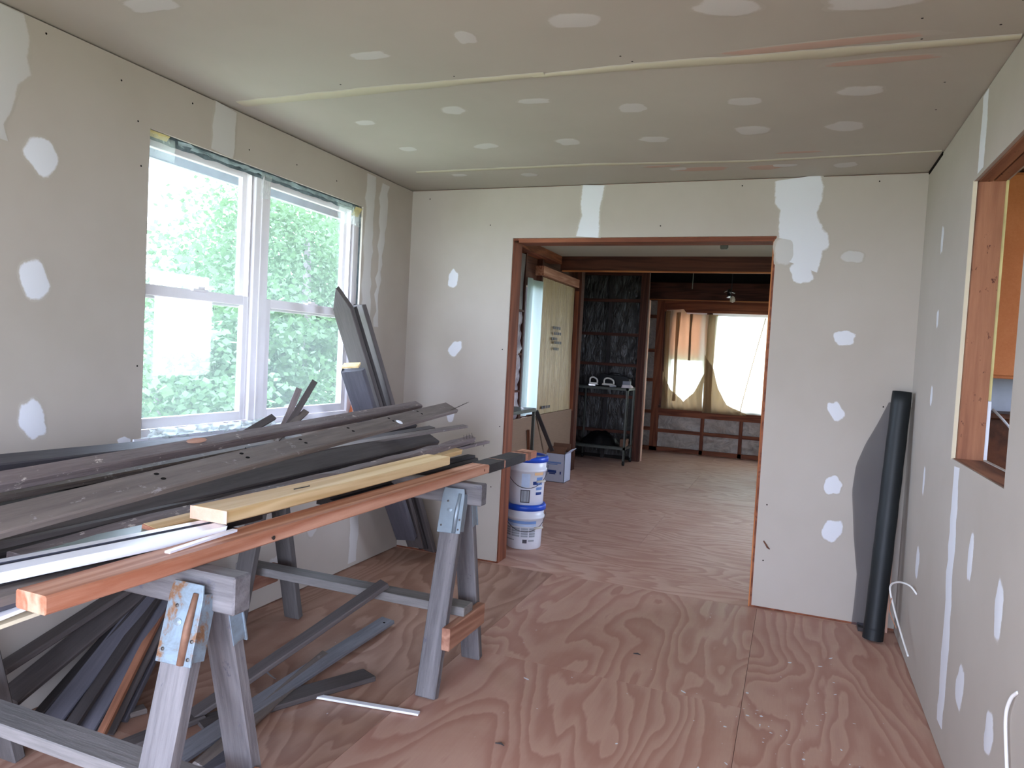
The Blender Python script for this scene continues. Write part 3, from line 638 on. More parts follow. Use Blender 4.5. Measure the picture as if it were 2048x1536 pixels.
# ================================================================ SAWHORSES
def frustum_box(L, w, t):  # local Y is the length
    return MB().box((-w/2, 0, -t/2), (w/2, L, t/2))
def along(p0, p1, roll=0):
    """matrix: local Y from p0 to p1, local Z as close to up as it can be, rolled about Y"""
    p0 = Vector(p0); d = (Vector(p1)-p0).normalized(); side = d.cross(Vector((0, 0, 1)))
    side = side.normalized() if side.length > 1e-4 else Vector((1, 0, 0)); upv = side.cross(d)
    q = R(roll); s2 = side*cos(q)-upv*sin(q); u2 = side*sin(q)+upv*cos(q)
    return Matrix(((s2.x, d.x, u2.x, p0.x), (s2.y, d.y, u2.y, p0.y), (s2.z, d.z, u2.z, p0.z), (0, 0, 0, 1)))
def sawhorse(yc, label, rust, xe, seed):
    rr = random.Random(seed); ht = .835
    e = empty('sawhorse', (-1.77, yc, 0), label, 'sawhorse', 'weathered wooden sawhorses')
    b = stick('beam', (-2.40, yc-.028, ht-.09), (xe, yc+.028, ht), 'oldgrey', bevel=.004); kid(b, e)
    for xc in (-1.276, -2.262):
        for s in (-1, 1):
            p0 = Vector((xc, yc+s*.215, .002)); p1 = Vector((xc, yc+s*.040, .76)); d = (p1-p0).normalized()
            L = (p1-p0).length; m = Matrix(((1, d.x, 0, p0.x), (0, d.y, -d.z, p0.y), (0, d.z, d.y, p0.z), (0, 0, 0, 1)))
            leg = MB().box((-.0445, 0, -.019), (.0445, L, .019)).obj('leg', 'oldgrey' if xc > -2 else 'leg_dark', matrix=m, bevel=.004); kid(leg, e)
            # folded metal bracket wrapping the top of the leg, local frame of the leg; its face looks away from the beam
            o = 1 if s < 0 else -1
            z0, z1 = (.019, .025); q = MB(); a, c = L-.135, L+.05
            q.prism([(-.052, a), (.052, a+.004), (.050, c-.03), (.044, c), (-.044, c), (-.050, c-.03)], 2, o*z0, o*z1)
            q.box((.0455, a+.012, -.021), (.0485, c-.02, .021)); q.box((-.0485, a+.012, -.021), (-.0455, c-.02, .021))
            br = q.obj('bracket', 'rusty' if rust else 'galv', matrix=m, bevel=.001); kid(br, e)
            g = MB().tube([(.024, a+.005, o*.025), (.026, a+.09, o*.028), (.030, c-.02, o*.026)], [.009, .010, .007], 8).obj('ridge', 'rust' if rust else 'galv', matrix=m, smooth=True)
            g.matrix_basis = br.matrix_basis.inverted() @ e.matrix_basis.inverted() @ m if False else Matrix.Identity(4); g.parent = br
            for (hx, hy) in ((.042, a+.02), (.043, a+.06), (-.036, a+.03), (-.02, a+.13)):
                h = MB().lathe([(.0045, 0), (.0045, .002), (.0005, .003)], (0, 0, 0), 8).obj('rivet', 'nail'); h.parent = br
                h.location = (hx, hy, o*.0245); h.scale = (1, 1, o)
            mo = MB().lathe([(.0005, 0), (.011, .0), (.011, .002), (.0005, .004)], (0, 0, 0), 12).obj('tab_hole', 'galv'); mo.parent = br
            mo.location = (-.008, a+.095, o*.0245); mo.scale = (1.1, .8, o)
    for xs in ((-1.2315, -1.195), (-2.345, -2.3085)):
        kid(stick('cross_tie', (xs[0], yc-.20, .195), (xs[1], yc+.145, .285), 'tie', bevel=.003), e)
    kid(stick('stretcher', (-2.40, yc-.055, .285), (-1.205, yc+.035, .323), 'stretcher_grey', bevel=.003), e)
    return e
sA = sawhorse(1.322, 'near sawhorse with rust-streaked blue metal brackets, under the red board end', True, -1.165, 1)
sB = sawhorse(2.722, 'far sawhorse with clean grey brackets, standing nearest the doorway', False, -1.165, 2)

# ================================================================ BOARDS
def board(name, p0, p1, w_, t_, roll, mat, prof, label, cat, grp, seed=0):
    p0, p1 = Vector(p0), Vector(p1); L = (p1-p0).length; m = along(p0, p1, roll); r = random.Random(seed*7+3)
    mb = MB(); n = max(2, int(L/.12)); h = w_/2
    if prof == 'round': sec = [(-h, -t_), (-h, -t_*.4), (-h*.7, -t_*.1), (0, 0), (h*.7, -t_*.1), (h, -t_*.4), (h, -t_)]
    elif prof == 'step': sec = [(-h, -t_), (-h, 0), (h*.2, 0), (h*.2, -t_*.25), (h*.6, -t_*.25), (h*.7, -t_*.5), (h, -t_*.55), (h, -t_)]
    elif prof == 'jtrim': sec = [(-h, -t_), (-h, 0), (-h*.35, 0), (-h*.35, -t_*.25), (h*.15, -t_*.25), (h*.15, 0), (h, -t_*.3), (h, -t_*2.2), (h*.9, -t_*2.2), (h*.9, -t_)]
    elif name in ('plank', 'leaning_board', 'heaped_board', 'floor_board', 'red_two_by_four', 'pine_two_by_six'):
        c = min(.004, t_*.2); sec = [(-h+c, -t_), (-h, -t_+c), (-h, -c), (-h+c, 0), (h-c, 0), (h, -c), (h, -t_+c), (h-c, -t_)]
    else: sec = [(-h, -t_), (-h, 0), (h, 0), (h, -t_)]
    k = len(sec); bow = r.uniform(-.006, .006)*min(1, L/2); sway = r.uniform(-.004, .004)
    if name == 'red_two_by_four': bow = sway = 0
    rag = .008 if prof == 'rough' else .0006
    for i in range(n+1):
        u = i/n; y = L*u
        for j, (x, z) in enumerate(sec):
            yy = y; xx = x; zz = z
            if i == n and prof == 'point': pass
            if prof == 'point' and u > .93:
                f = (u-.93)/.07; xx = x*(1-f)**.6+(-h*.1)*f if x < 0 else x*(1-f)-h*.1*f
            if i in (0, n) and cat == 'board': yy += x*r.uniform(-.12, .12)
            q = Vector((y*9, x*30, z*30+seed))
            mb.v.append((xx+sway*sin(pi*u)+rag*noise.noise(q), yy, zz+bow*sin(pi*u)+rag*noise.noise(q+Vector((5, 5, 5)))))
    for i in range(n):
        for j in range(k): mb.f.append([i*k+j, i*k+(j+1) % k, (i+1)*k+(j+1) % k, (i+1)*k+j]); mb.mi.append(1 if (prof == 'jtrim' and j in (2, 3, 4)) else 0)
    mb.f += [list(range(k)), list(range(n*k+k-1, n*k-1, -1))]; mb.mi += [0, 0]
    o = mb.obj(name, [mat, 'greygroove'] if prof == 'jtrim' else mat, matrix=m)
    return tag(o, label, cat, grp or None)
BOARDS = [
    ["plank", [-1.525, 0.524, 0.954], [-1.716, 3.5, 1.078], 0.088, 0.022, 24, "weather", "flat", "wide grey weathered plank on top of the pile, crossing upward to the right", "board", "salvaged boards piled on the sawhorses"],
    ["plank", [-1.695, 0.634, 1.018], [-1.889, 3.45, 1.084], 0.052, 0.03, 25, "bark", "flat", "rough brown-grey plank with an orange scar, behind the top plank", "board", "salvaged boards piled on the sawhorses"],
    ["plank", [-1.911, 0.931, 1.044], [-2.398, 2.8, 0.929], 0.07, 0.03, 15, "blue", "flat", "slate-blue board at the back of the pile nearest the left wall", "board", "salvaged boards piled on the sawhorses"],
    ["plank", [-1.689, 0.783, 0.996], [-2.201, 2.85, 0.938], 0.05, 0.02, 25, "weather", "flat", "narrow grey board wedged below the rough brown-grey plank", "board", "salvaged boards piled on the sawhorses"],
    ["plank", [-1.693, 0.722, 0.91], [-1.794, 3.45, 0.912], 0.1, 0.03, 30, "dark", "flat", "broad dark plank with reddish cut end under the top grey plank", "board", "salvaged boards piled on the sawhorses"],
    ["molding", [-1.617, 0.732, 0.907], [-1.829, 3.42, 0.855], 0.035, 0.03, 0, "dark", "round", "long dark round-edged molding above the bark-edged strip", "board", "salvaged boards piled on the sawhorses"],
    ["plank", [-1.603, 0.773, 0.89], [-1.842, 3.4, 0.842], 0.05, 0.022, 10, "black", "flat", "nearly black board lying beside the round-edged molding", "board", "salvaged boards piled on the sawhorses"],
    ["plank", [-1.574, 1.067, 0.888], [-1.583, 3.5, 0.925], 0.045, 0.03, 15, "bark", "rough", "rough bark-edged strip sprinkled with pale dust, right of the moldings", "board", "salvaged boards piled on the sawhorses"],
    ["pine_strip", [-1.512, 1.369, 0.893], [-1.567, 3.3, 0.883], 0.045, 0.024, 10, "pine", "flat", "thin fresh pine strip with orange near end, behind the pine two-by-six", "board", "salvaged boards piled on the sawhorses"],
    ["vinyl_sheet", [-1.561, 1.092, 0.885], [-1.531, 1.434, 0.885], 0.06, 0.003, 5, "greenplastic", "flat", "thin grey-green plastic sheet beside the white siding trim", "board", "salvaged boards piled on the sawhorses"],
    ["siding_trim", [-1.58, 0.597, 0.893], [-1.41, 1.489, 0.893], 0.085, 0.012, 0, "vinyl", "jtrim", "long white vinyl siding trim with a grey stripe on the pile", "board", "salvaged boards piled on the sawhorses"],
    ["white_strip", [-1.338, 1.263, 0.88], [-1.349, 1.493, 0.882], 0.016, 0.006, 0, "vinyl", "flat", "short white strip along the edge of the red two-by-four", "board", "salvaged boards piled on the sawhorses"],
    ["plank", [-1.457, 0.719, 0.859], [-1.45, 1.625, 0.843], 0.09, 0.022, 0, "weather", "flat", "weathered grey board just left of the red two-by-four, lowest layer", "board", "salvaged boards piled on the sawhorses"],
    ["plank", [-1.52, 0.702, 0.821], [-1.52, 1.585, 0.792], 0.09, 0.022, 0, "dark", "flat", "dark grey board under the white siding trim, bottom of the pile", "board", "salvaged boards piled on the sawhorses"],
    ["plank", [-1.44, 0.649, 0.846], [-1.44, 1.121, 0.845], 0.05, 0.018, 0, "blue", "flat", "bluish board at the bottom of the pile by the red near end", "board", "salvaged boards piled on the sawhorses"],
    ["plank", [-1.533, 0.701, 0.876], [-1.492, 1.712, 0.873], 0.09, 0.025, 0, "black", "flat", "black tarred board hidden in the middle of the pile", "board", "salvaged boards piled on the sawhorses"],
    ["plank", [-1.815, 0.923, 0.951], [-2.146, 3.2, 0.788], 0.1, 0.025, 10, "black", "flat", "black board in shadow under the wide grey plank", "board", "salvaged boards piled on the sawhorses"],
    ["white_trim", [-1.425, 0.64, 0.8], [-1.425, 1.075, 0.836], 0.05, 0.008, 0, "vinyl", "flat", "white vinyl strip poking out left of the red near end", "board", "salvaged boards piled on the sawhorses"],
    ["white_trim", [-1.415, 0.633, 0.798], [-1.415, 1.057, 0.811], 0.035, 0.008, 0, "cream", "flat", "cream vinyl strip below the white one at the red near end", "board", "salvaged boards piled on the sawhorses"],
    ["lath", [-1.927, 2.5, 0.919], [-1.674, 3.6, 0.971], 0.035, 0.012, 10, "weather", "flat", "thin grey lath reaching furthest right under the top plank", "board", "salvaged boards piled on the sawhorses"],
    ["lath", [-1.949, 2.4, 0.924], [-1.826, 3.5, 0.957], 0.04, 0.018, 10, "dark", "flat", "dark lath just above the broad dark plank", "board", "salvaged boards piled on the sawhorses"],
    ["plank", [-2.017, 2.3, 0.938], [-1.92, 3.45, 0.975], 0.06, 0.025, 20, "black", "flat", "ragged black board end beneath the tip of the top plank", "board", "salvaged boards piled on the sawhorses"],
    ["lath", [-1.747, 2.4, 0.843], [-1.546, 3.62, 0.895], 0.028, 0.014, 0, "bark", "flat", "thin brown lath with bent nails standing up near its right end", "board", "salvaged boards piled on the sawhorses"],
    ["molding", [-1.649, 2.3, 0.811], [-1.551, 3.46, 0.833], 0.075, 0.05, 0, "black", "step", "black stepped molding beside the far end of the pine two-by-six", "board", "salvaged boards piled on the sawhorses"],
    ["broken_slat", [-2.177, 2.569, 0.79], [-2.22, 2.857, 1.159], 0.03, 0.012, 40, "bark", "flat", "broken dark slat standing steeply in front of the window mullion", "board", "salvaged boards piled on the sawhorses"],
    ["broken_slat", [-2.147, 2.546, 0.846], [-2.22, 2.975, 1.191], 0.03, 0.012, 40, "dark", "flat", "tallest broken slat, tip reaching into the right window pane", "board", "salvaged boards piled on the sawhorses"],
    ["broken_slat", [-2.115, 2.526, 0.921], [-2.18, 2.865, 1.053], 0.03, 0.012, 30, "weather", "flat", "short grey broken slat leaning right of the tallest one", "board", "salvaged boards piled on the sawhorses"],
    ["broken_slat", [-2.2, 2.306, 0.917], [-2.2, 2.657, 1.038], 0.03, 0.012, 40, "dark", "flat", "low broken dark slat left of the steep ones, at the sill", "board", "salvaged boards piled on the sawhorses"],
    ["leaning_board", [-2.26, 4.2, 0.079], [-2.36, 3.332, 1.697], 0.12, 0.035, 10, "dark", "point", "tallest leaning board with a curved pointed tip, in the corner", "board", "boards leaning in the corner"],
    ["leaning_board", [-2.214, 4.22, 0.064], [-2.4, 3.532, 1.602], 0.07, 0.03, 15, "black", "flat", "middle black board leaning just right of the pointed one", "board", "boards leaning in the corner"],
    ["leaning_board", [-2.171, 4.24, 0.049], [-2.42, 3.653, 1.623], 0.11, 0.03, 0, "dark", "flat", "right-hand grey leaning board with paint specks", "board", "boards leaning in the corner"],
    ["leaning_board", [-2.283, 4.1, 0.158], [-2.26, 3.37, 1.256], 0.13, 0.045, 10, "blue", "flat", "short stout leaning board with a pale sawn top end", "board", "boards leaning in the corner"],
    ["heaped_board", [-2.44, 1.602, 0.227], [-2.45, 2.301, 0.421], 0.09, 0.022, -10, "dark", "flat", "dark wide board nearest the wall in the heap under the pile", "board", "boards heaped under the sawhorses"],
    ["heaped_board", [-2.399, 1.611, 0.135], [-2.43, 2.284, 0.397], 0.09, 0.022, 15, "dark", "flat", "second dark board from the wall in the heap under the pile", "board", "boards heaped under the sawhorses"],
    ["heaped_board", [-2.338, 1.637, 0.04], [-2.42, 2.287, 0.408], 0.05, 0.022, -10, "black", "flat", "black board behind the near sawhorse stretcher, third from the wall", "board", "boards heaped under the sawhorses"],
    ["heaped_board", [-2.265, 1.644, 0.04], [-2.4, 2.269, 0.395], 0.07, 0.022, 15, "blue", "flat", "blue-grey board in the heap with a brown edge, fourth from the wall", "board", "boards heaped under the sawhorses"],
    ["heaped_board", [-2.173, 1.64, 0.041], [-2.4, 2.295, 0.388], 0.05, 0.022, -10, "black", "flat", "black board in the heap, fifth from the wall", "board", "boards heaped under the sawhorses"],
    ["heaped_board", [-2.156, 1.691, 0.02], [-2.38, 2.29, 0.371], 0.07, 0.022, 15, "blue", "flat", "slate board in the middle of the heap under the pile", "board", "boards heaped under the sawhorses"],
    ["heaped_board", [-2.075, 1.685, 0.021], [-2.38, 2.296, 0.348], 0.03, 0.022, -10, "redbrown", "flat", "thin red-brown stick running through the heap", "board", "boards heaped under the sawhorses"],
    ["heaped_board", [-2.118, 1.757, 0.011], [-2.36, 2.299, 0.329], 0.06, 0.022, 15, "dark", "flat", "dark board right of the red-brown stick in the heap", "board", "boards heaped under the sawhorses"],
    ["heaped_board", [-2.152, 1.835, 0.01], [-2.36, 2.314, 0.303], 0.06, 0.022, -10, "blue", "flat", "slate board second from the right side of the heap", "board", "boards heaped under the sawhorses"],
    ["heaped_board", [-2.206, 1.911, 0.009], [-2.34, 2.308, 0.297], 0.04, 0.022, 15, "redbrown", "flat", "brown stick at the right side of the heap beside the near leg", "board", "boards heaped under the sawhorses"],
    ["floor_board", [-1.945, 1.938, 0.022], [-1.597, 2.68, 0.365], 0.07, 0.02, 0, "dark", "flat", "dark board propped on the far sawhorse stretcher", "board", "boards scattered on the plywood floor"],
    ["floor_board", [-1.754, 1.616, 0.045], [-1.797, 3.071, 0.035], 0.075, 0.02, 8, "weatherblue", "flat", "long blue-grey board on the floor with a nail hole at its tip", "board", "boards scattered on the plywood floor"],
    ["floor_board", [-1.873, 1.936, 0.022], [-1.569, 2.547, 0.022], 0.1, 0.02, 0, "dark", "flat", "dark short board with a cut end flat on the floor", "board", "boards scattered on the plywood floor"],
    ["floor_board", [-1.676, 1.738, 0.025], [-1.804, 2.583, 0.045], 0.05, 0.018, 20, "weather", "flat", "grey strip crossing under the long blue-grey floor board", "board", "boards scattered on the plywood floor"],
    ["floor_board", [-1.991, 1.664, 0.03], [-1.914, 1.976, 0.03], 0.07, 0.02, 0, "dark", "flat", "dark offcut on the floor behind the near sawhorse leg", "board", "boards scattered on the plywood floor"],
    ["floor_board", [-1.736, 1.514, 0.022], [-1.643, 1.856, 0.022], 0.08, 0.02, 0, "blue", "flat", "bluish board on the floor between the near sawhorse legs", "board", "boards scattered on the plywood floor"],
    ["floor_board", [-2.272, 1.604, 0.022], [-2.133, 1.934, 0.022], 0.05, 0.02, 0, "weather", "flat", "grey offcut lying across behind the near stretcher", "board", "boards scattered on the plywood floor"],
    ["white_strip", [-1.654, 2.304, 0.012], [-1.234, 2.37, 0.012], 0.022, 0.008, 0, "vinyl", "flat", "thin white strip lying alone on the bare plywood", "strip", ""]]
OB = {}
for i, b in enumerate(BOARDS): OB[b[8]] = board(*b, seed=i+1)
G = 'salvaged boards piled on the sawhorses'
for i, (x0, x1, yy, w_, m_, lb) in enumerate((
        (-1.52, -1.60, (.25, 3.05), .12, 'dark', 'dark board in the bottom layer of the pile, beside the red two-by-four'),
        (-1.68, -1.76, (.25, 3.15), .13, 'black', 'black board in the bottom layer, second from the red two-by-four'),
        (-1.85, -1.92, (.3, 3.2), .13, 'dark', 'dark board in the bottom layer, third from the red two-by-four'),
        (-2.02, -2.08, (.3, 3.2), .13, 'blue', 'slate board in the bottom layer, third from the left wall'),
        (-2.20, -2.22, (.3, 3.1), .12, 'dark', 'dark board in the bottom layer, second from the left wall'),
        (-2.36, -2.36, (.3, 2.95), .12, 'black', 'black board in the bottom layer, nearest the left wall'))):
    board('plank', (x0, yy[0], .859), (x1, yy[1], .857), w_, .022, 0, m_, 'flat', lb, 'board', G, i+70)
for i, (x0, x1, yy, w_, m_, lb, z) in enumerate((
        (-1.87, -1.90, (.3, 3.3), .12, 'dark', 'dark board in the second layer in the middle of the pile', .885),
        (-2.0, -2.0, (.35, 3.1), .12, 'black', 'black board in the second layer toward the left wall', .885),
        (-1.98, -2.06, (.4, 3.1), .12, 'black', 'black board in the third layer, in the shadow gap of the pile', .908),
        (-1.80, -1.95, (.5, 3.2), .10, 'dark', 'dark board in the third layer under the rough brown-grey plank', .907),
        (-1.98, -2.05, (.45, 3.0), .12, 'dark', 'dark board in the fourth layer below the rough brown-grey plank', .94))):
    board('plank', (x0, yy[0], z), (x1, yy[1], z-.002), w_, .022, 0, m_, 'flat', lb, 'board', G, i+80)
# the two clean framing timbers
red = board('red_two_by_four', (-1.345, .945, .8745), (-1.285, 3.575, .8745), .089, .038, 0, 'fir', 'flat', 'long reddish two-by-four with a blackened far end, at the right edge of the pile', 'timber', None, 3)
Lr = (Vector((-1.285, 3.575, 0))-Vector((-1.345, .945, 0))).length
for a, b_, mt in ((Lr-.60, Lr-.43, 'charred'), (Lr-.415, Lr-.16, 'charred'), (Lr-.125, Lr-.085, 'redbrown')):
    MB().box((-.0455, a, -.0388), (.0455, b_, .0008)).obj('tar_band', mt, red)
MB().tube([(.046, .62, -.022), (.052, .62, -.022)], [.003, .006], 8).obj('nail', 'nail', red)
MB().add([(.0452, 1.98+.006*cos(t*pi/5), -.018+.007*sin(t*pi/5)) for t in range(10)], [tuple(range(10))]).obj('knot', 'stud_blotch', red)
yel = board('pine_two_by_six', (-1.428, 1.480, .930), (-1.405, 2.76, .927), .115, .036, 0, 'pine', 'flat', 'pale yellow pine two-by-six lying on the pile beside the red two-by-four', 'timber', None, 4)
MB().box((-.064, -.0012, -.0355), (.064, 0, -.0005)).obj('sawn_end', 'pine_end', yel)
MB().tube([(.01, .33, .001), (.03, .37, .006), (.035, .375, .008)], .002, 6).obj('nail', 'nail', yel)
# bent nails and splinters standing on boards
def nails(o, pts, par_name='nail'):
    for p, q, r_ in pts:
        MB().tube([p, ((p[0]+q[0])/2, (p[1]+q[1])/2+.003, (p[2]+q[2])/2), q], r_, 6).obj(par_name, 'nail', o)
for lb, o in OB.items():
    if lb.startswith('thin brown lath'): L = 1.23; nails(o, [((0, L-.13-k*.03, -.004), (.004*k, L-.15-k*.03, .06), .0011) for k in range(4)]+[((0, L-.03, -.01), (0, L-.03, -.028), .002)])
    if lb.startswith('wide grey'):
        nails(o, [((.03, 2.9+k*.02, 0), (.06, 3.02+k*.03, .05), .0009) for k in range(2)])
        for q in (.95, 1.3, 1.62, 1.95, 2.3, 2.6):
            for d in (-.012, .014): MB().add([(d+.006*cos(t*pi/4)-.01, q+.009*sin(t*pi/4), .0012) for t in range(8)], [tuple(range(8))]).obj('nail_hole', 'hole', o)
        MB().lathe([(.0, .006), (.014, .003), (.018, 0)], (.02, 2.33, 0), 10).obj('paint_blob', 'vinyl', o)
    if lb.startswith('rough brown-grey'): MB().add([(-.005+.030*cos(t*pi/5)*.5, 1.15+.045*sin(t*pi/5), .0025) for t in range(10)], [tuple(range(10))]).obj('orange_scar', 'fir', o)
    if lb.startswith('long blue-grey'): MB().add([(.01+.006*cos(t*pi/4), 1.40+.008*sin(t*pi/4), .001) for t in range(8)], [tuple(range(8))]).obj('nail_hole', 'hole', o)
    if lb.startswith('right-hand grey'):
        for q in (.25, .42, .55, .8): MB().box((.01, 1.68-q, .0005), (.014, 1.68-q+.035, .001)).obj('paint_fleck', 'vinyl', o)
    if lb.startswith('short stout'): MB().box((-.048, 1.342, -.043), (.048, 1.352, -.002)).obj('sawn_end', 'pine', o)
    if lb.startswith('tallest leaning'): MB().tube([(-.045, 1.60, -.005), (-.03, 1.64, .006), (-.01, 1.66, .006)], .008, 6).obj('wood_chip', 'pine', o)
    if lb.startswith('thin fresh pine'): MB().box((-.022, -.004, -.0235), (.022, 0, -.001)).obj('orange_end', 'fir', o)
# roll end of tape at the left picture edge
tr = empty('paper_tape_roll', (-1.565, .98, .93), 'end of a small white roll at the left edge of the pile', 'roll')
ring = MB(); ring.lathe([(.018, -.012), (.030, -.012), (.030, .012), (.018, .012), (.018, -.012)], (0, 0, 0), 20)
rg = ring.obj('rolled_strip', 'pail', matrix=Matrix.Translation((-1.565, .985, .93)) @ Matrix.Rotation(pi/2, 4, 'X') @ Matrix.Rotation(.5, 4, 'Y')); kid(rg, tr)
ri = MB().lathe([(.0175, -.010), (.0175, .010)], (0, 0, 0), 20).obj('core', 'label_navy', matrix=rg.matrix_basis.copy()); ri.parent = tr; 
ri.matrix_basis = rg.matrix_basis.copy()

# ================================================================ BLACK ROLL in the right corner
er = empty('landscape_fabric_roll', (.462, 4.10, 0), 'tall black roll of mesh fabric leaning in the right-hand corner', 'roll')
m = along((.462, 4.115, .012), (.522, 4.215, 1.29)); L = 1.283
rb = MB(); rb.tube([(0, L*i/20, 0) for i in range(21)], [.049-.0025*i/20+.0010*sin(i*2.1) for i in range(21)], 30)
kid(rb.obj('rolled_fabric', 'rollblack', matrix=m, smooth=False), er)
for p_ in bpy.data.objects['rolled_fabric'].data.polygons: p_.use_smooth = len(p_.vertices) == 4
kid(MB().tube([(0, -.004, 0), (0, .05, 0)], [.0495, .0505], 30, cap=False).obj('loose_edge', 'rollblack', matrix=m, smooth=True), er)
edge = lerp([(0, .372), (.28, .382), (.5, .350), (.73, .328), (.88, .338), (1.0, .375), (1.12, .43), (1.24, .478)])
def sheetf(u, v):
    z = .012+1.215*v; xr = .452+.075*v; xl = edge(z); x = xl+(xr-xl)*u
    return (x, 4.285-.08*u*u-.012*sin(z*14)*(1-u), z)
kid(MB().grid(sheetf, 14, 40).obj('loose_mesh_sheet', 'screen', smooth=True), er)
tag(stick('wood_offcut', (.515, 4.27, 0), (.545, 4.30, .62), 'pine_end'), 'narrow pale wood offcut standing behind the black roll', 'offcut')
tag(box('dark_block', (.40, 4.22, 0), (.475, 4.30, .022), 'black', bevel=.002), 'small dark block on the floor behind the black roll', 'block')

# cables from the right wall
def bez(pts, n=8):
    P = [Vector(p) for p in pts]; P = [P[0]]+P+[P[-1]]; out = []
    for i in range(1, len(P)-2):
        for k in range(n):
            t = k/n; a, b, c, d = P[i-1:i+3]
            out.append(.5*((2*b)+(c-a)*t+(2*a-5*b+4*c-d)*t*t+(3*b-a-3*c+d)*t**3))
    return out+[P[-2]]
c1_ = bez([(XR, 3.70, .385), (.555, 3.74, .41), (.52, 3.83, .395), (.50, 3.93, .34), (.515, 3.88, .26), (.535, 3.72, .18), (.55, 3.60, .13)])
ca = tag(MB().tube(c1_, .0045, 8).obj('electrical_cable', 'cable', smooth=True), 'white electrical cable curling out of the right wall beside the black roll', 'cable')
MB().tube([(p.x-.003, p.y+.004, p.z-.006) for p in bez([(.51, 3.90, .30), (.50, 3.86, .25), (.52, 3.76, .2)])], .002, 6).obj('bare_wire', 'cable_copper', ca)
tag(MB().tube(bez([(XR, 2.16, .592), (.574, 2.19, .56), (.572, 2.21, .50), (.572, 2.17, .40), (.572, 2.12, .30), (.57, 2.08, .22)]), .0045, 8).obj('electrical_cable', 'cable', smooth=True), 'white electrical cable hanging from the right wall at the lower right corner', 'cable')

# ================================================================ PAILS in the doorway
def pail(z0, label, top, bandz, lid_h=.028):
    cx, cy = -1.74, 4.83
    e = empty('plastic_pail', (cx, cy, z0), label, 'bucket', 'white pails stacked inside the doorway')
    h = top-lid_h
    prof = [(.001, 0), (.118, 0), (.124, .006), (.126, h*.35), (.132, h*.74), (.140, h*.75), (.142, h*.80), (.134, h*.81), (.136, h)]
    kid(MB().lathe(prof, (cx, cy, z0), 36).obj('pail_body', 'pail', smooth=True), e)
    kid(MB().lathe([(.137, h-.012), (.147, h-.012), (.148, h+.016), (.140, top), (.125, top), (.122, top-.008), (.001, top-.008)], (cx, cy, z0), 36).obj('lid', 'pail_blue', smooth=True), e)
    return e, cx, cy
def decal(e, cx, cy, z0, a0, a1, z1, z2, r1, r2, mat, nm='label_print'):
    n = 10
    vs = [(cx+(r1+(r2-r1)*v)*cos(a0+(a1-a0)*i/n), cy+(r1+(r2-r1)*v)*sin(a0+(a1-a0)*i/n), z0+z1+(z2-z1)*v) for v in (0, 1) for i in range(n+1)]
    fs = [(i, i+1, n+2+i, n+1+i) for i in range(n)]
    return kid(MB().add(vs, fs).obj(nm, mat, smooth=True), e)
e1, cx, cy = pail(.001, 'lower white pail with blue lid and grey printed label, on the floor', .318, 0)
A = lambda d: R(d-72)   # 0 faces the camera
def dl(e, z0, d0, d1, z1, z2, mat, top):
    rr = lambda z: (.1245+.0105*z/(top*.9))+.0012
    decal(e, cx, cy, z0, A(d0), A(d1), z1, z2, rr(z1), rr(z2), mat)
dl(e1, .001, -75, 40, .185, .205, 'label_blue', .318); dl(e1, .001, -75, 40, .166, .182, 'label_pale', .318)
for i, (a, b) in enumerate(((-70, -45), (-40, -12), (-8, 14), (18, 38))):
    for k in range(4): dl(e1, .001, a, b, .092+k*.017, .105+k*.017, 'label_grey', .318)
dl(e1, .001, -68, -30, .062, .070, 'label_grey', .318); dl(e1, .001, -2, 12, .048, .074, 'label_dark', .318); dl(e1, .001, 16, 36, .060, .072, 'label_grey', .318)
e2, cx, cy = pail(.316, 'upper white pail with blue lid, boxed label and wire handle', .345, 0)
dl(e2, .316, -14, 12, .13, .225, 'label_pale', .345); dl(e2, .316, -16, 14, .02, .112, 'label_dark', .345); dl(e2, .316, -13, 11, .027, .105, 'label_grey', .345)
for k in range(4): dl(e2, .316, 34, 58, .075+k*.035, .095+k*.035, 'label_blue' if k else 'label_navy', .345)
dl(e2, .316, 22, 40, .148, .172, 'label_navy', .345); dl(e2, .316, 26, 60, .215, .238, 'label_orange', .345)
for e, z0, top, s in ((e1, .001, .318, .8), (e2, .316, .345, 1)):
    za = z0+top*.80; pts = []
    for k in range(15):
        t = pi*k/14; dx = -.147*cos(t)
        pts.append((cx+dx*cos(.3)+.150*sin(t)*.35, cy-.150*sin(t)*.93+dx*sin(.3), za-.15*sin(t)*s))
    kid(MB().tube(pts, .0022, 6).obj('wire_handle', 'label_dark', smooth=True), e)
    kid(MB().tube([(cx+.11, cy-.10, z0+top*.50), (cx+.165, cy-.07, z0+top*.53)], .008, 8).obj('handle_grip', 'whiteplastic', smooth=True), e)

# cardboard box beyond
bx = empty('cardboard_box', (-2.40, 7.52, 0), 'white printed cardboard box with open brown flaps, beyond the pails', 'box')
kid(MB().box((-2.55, 7.42, 0), (-2.25, 7.425, .31)).box((-2.55, 7.65, 0), (-2.25, 7.655, .31)).box((-2.55, 7.42, 0), (-2.545, 7.655, .31)).box((-2.255, 7.42, 0), (-2.25, 7.655, .31)).box((-2.55, 7.42, 0), (-2.25, 7.655, .005)).obj('box_walls', 'box_white'), bx)
bx.location.x += 0
kid(MB().prism([(7.425, .31), (7.43, .315), (7.50, .375), (7.495, .38)], 0, -2.50, -2.255).obj('flap', 'cardboard'), bx)
kid(MB().prism([(-2.55, .31), (-2.545, .31), (-2.60+.05, .47), (-2.61+.04, .47)], 1, 7.43, 7.64).obj('flap', 'cardboard'), bx)
kid(MB().prism([(-2.255, .31), (-2.25, .31), (-2.19, .36), (-2.195, .365)], 1, 7.43, 7.64).obj('flap', 'box_white'), bx)
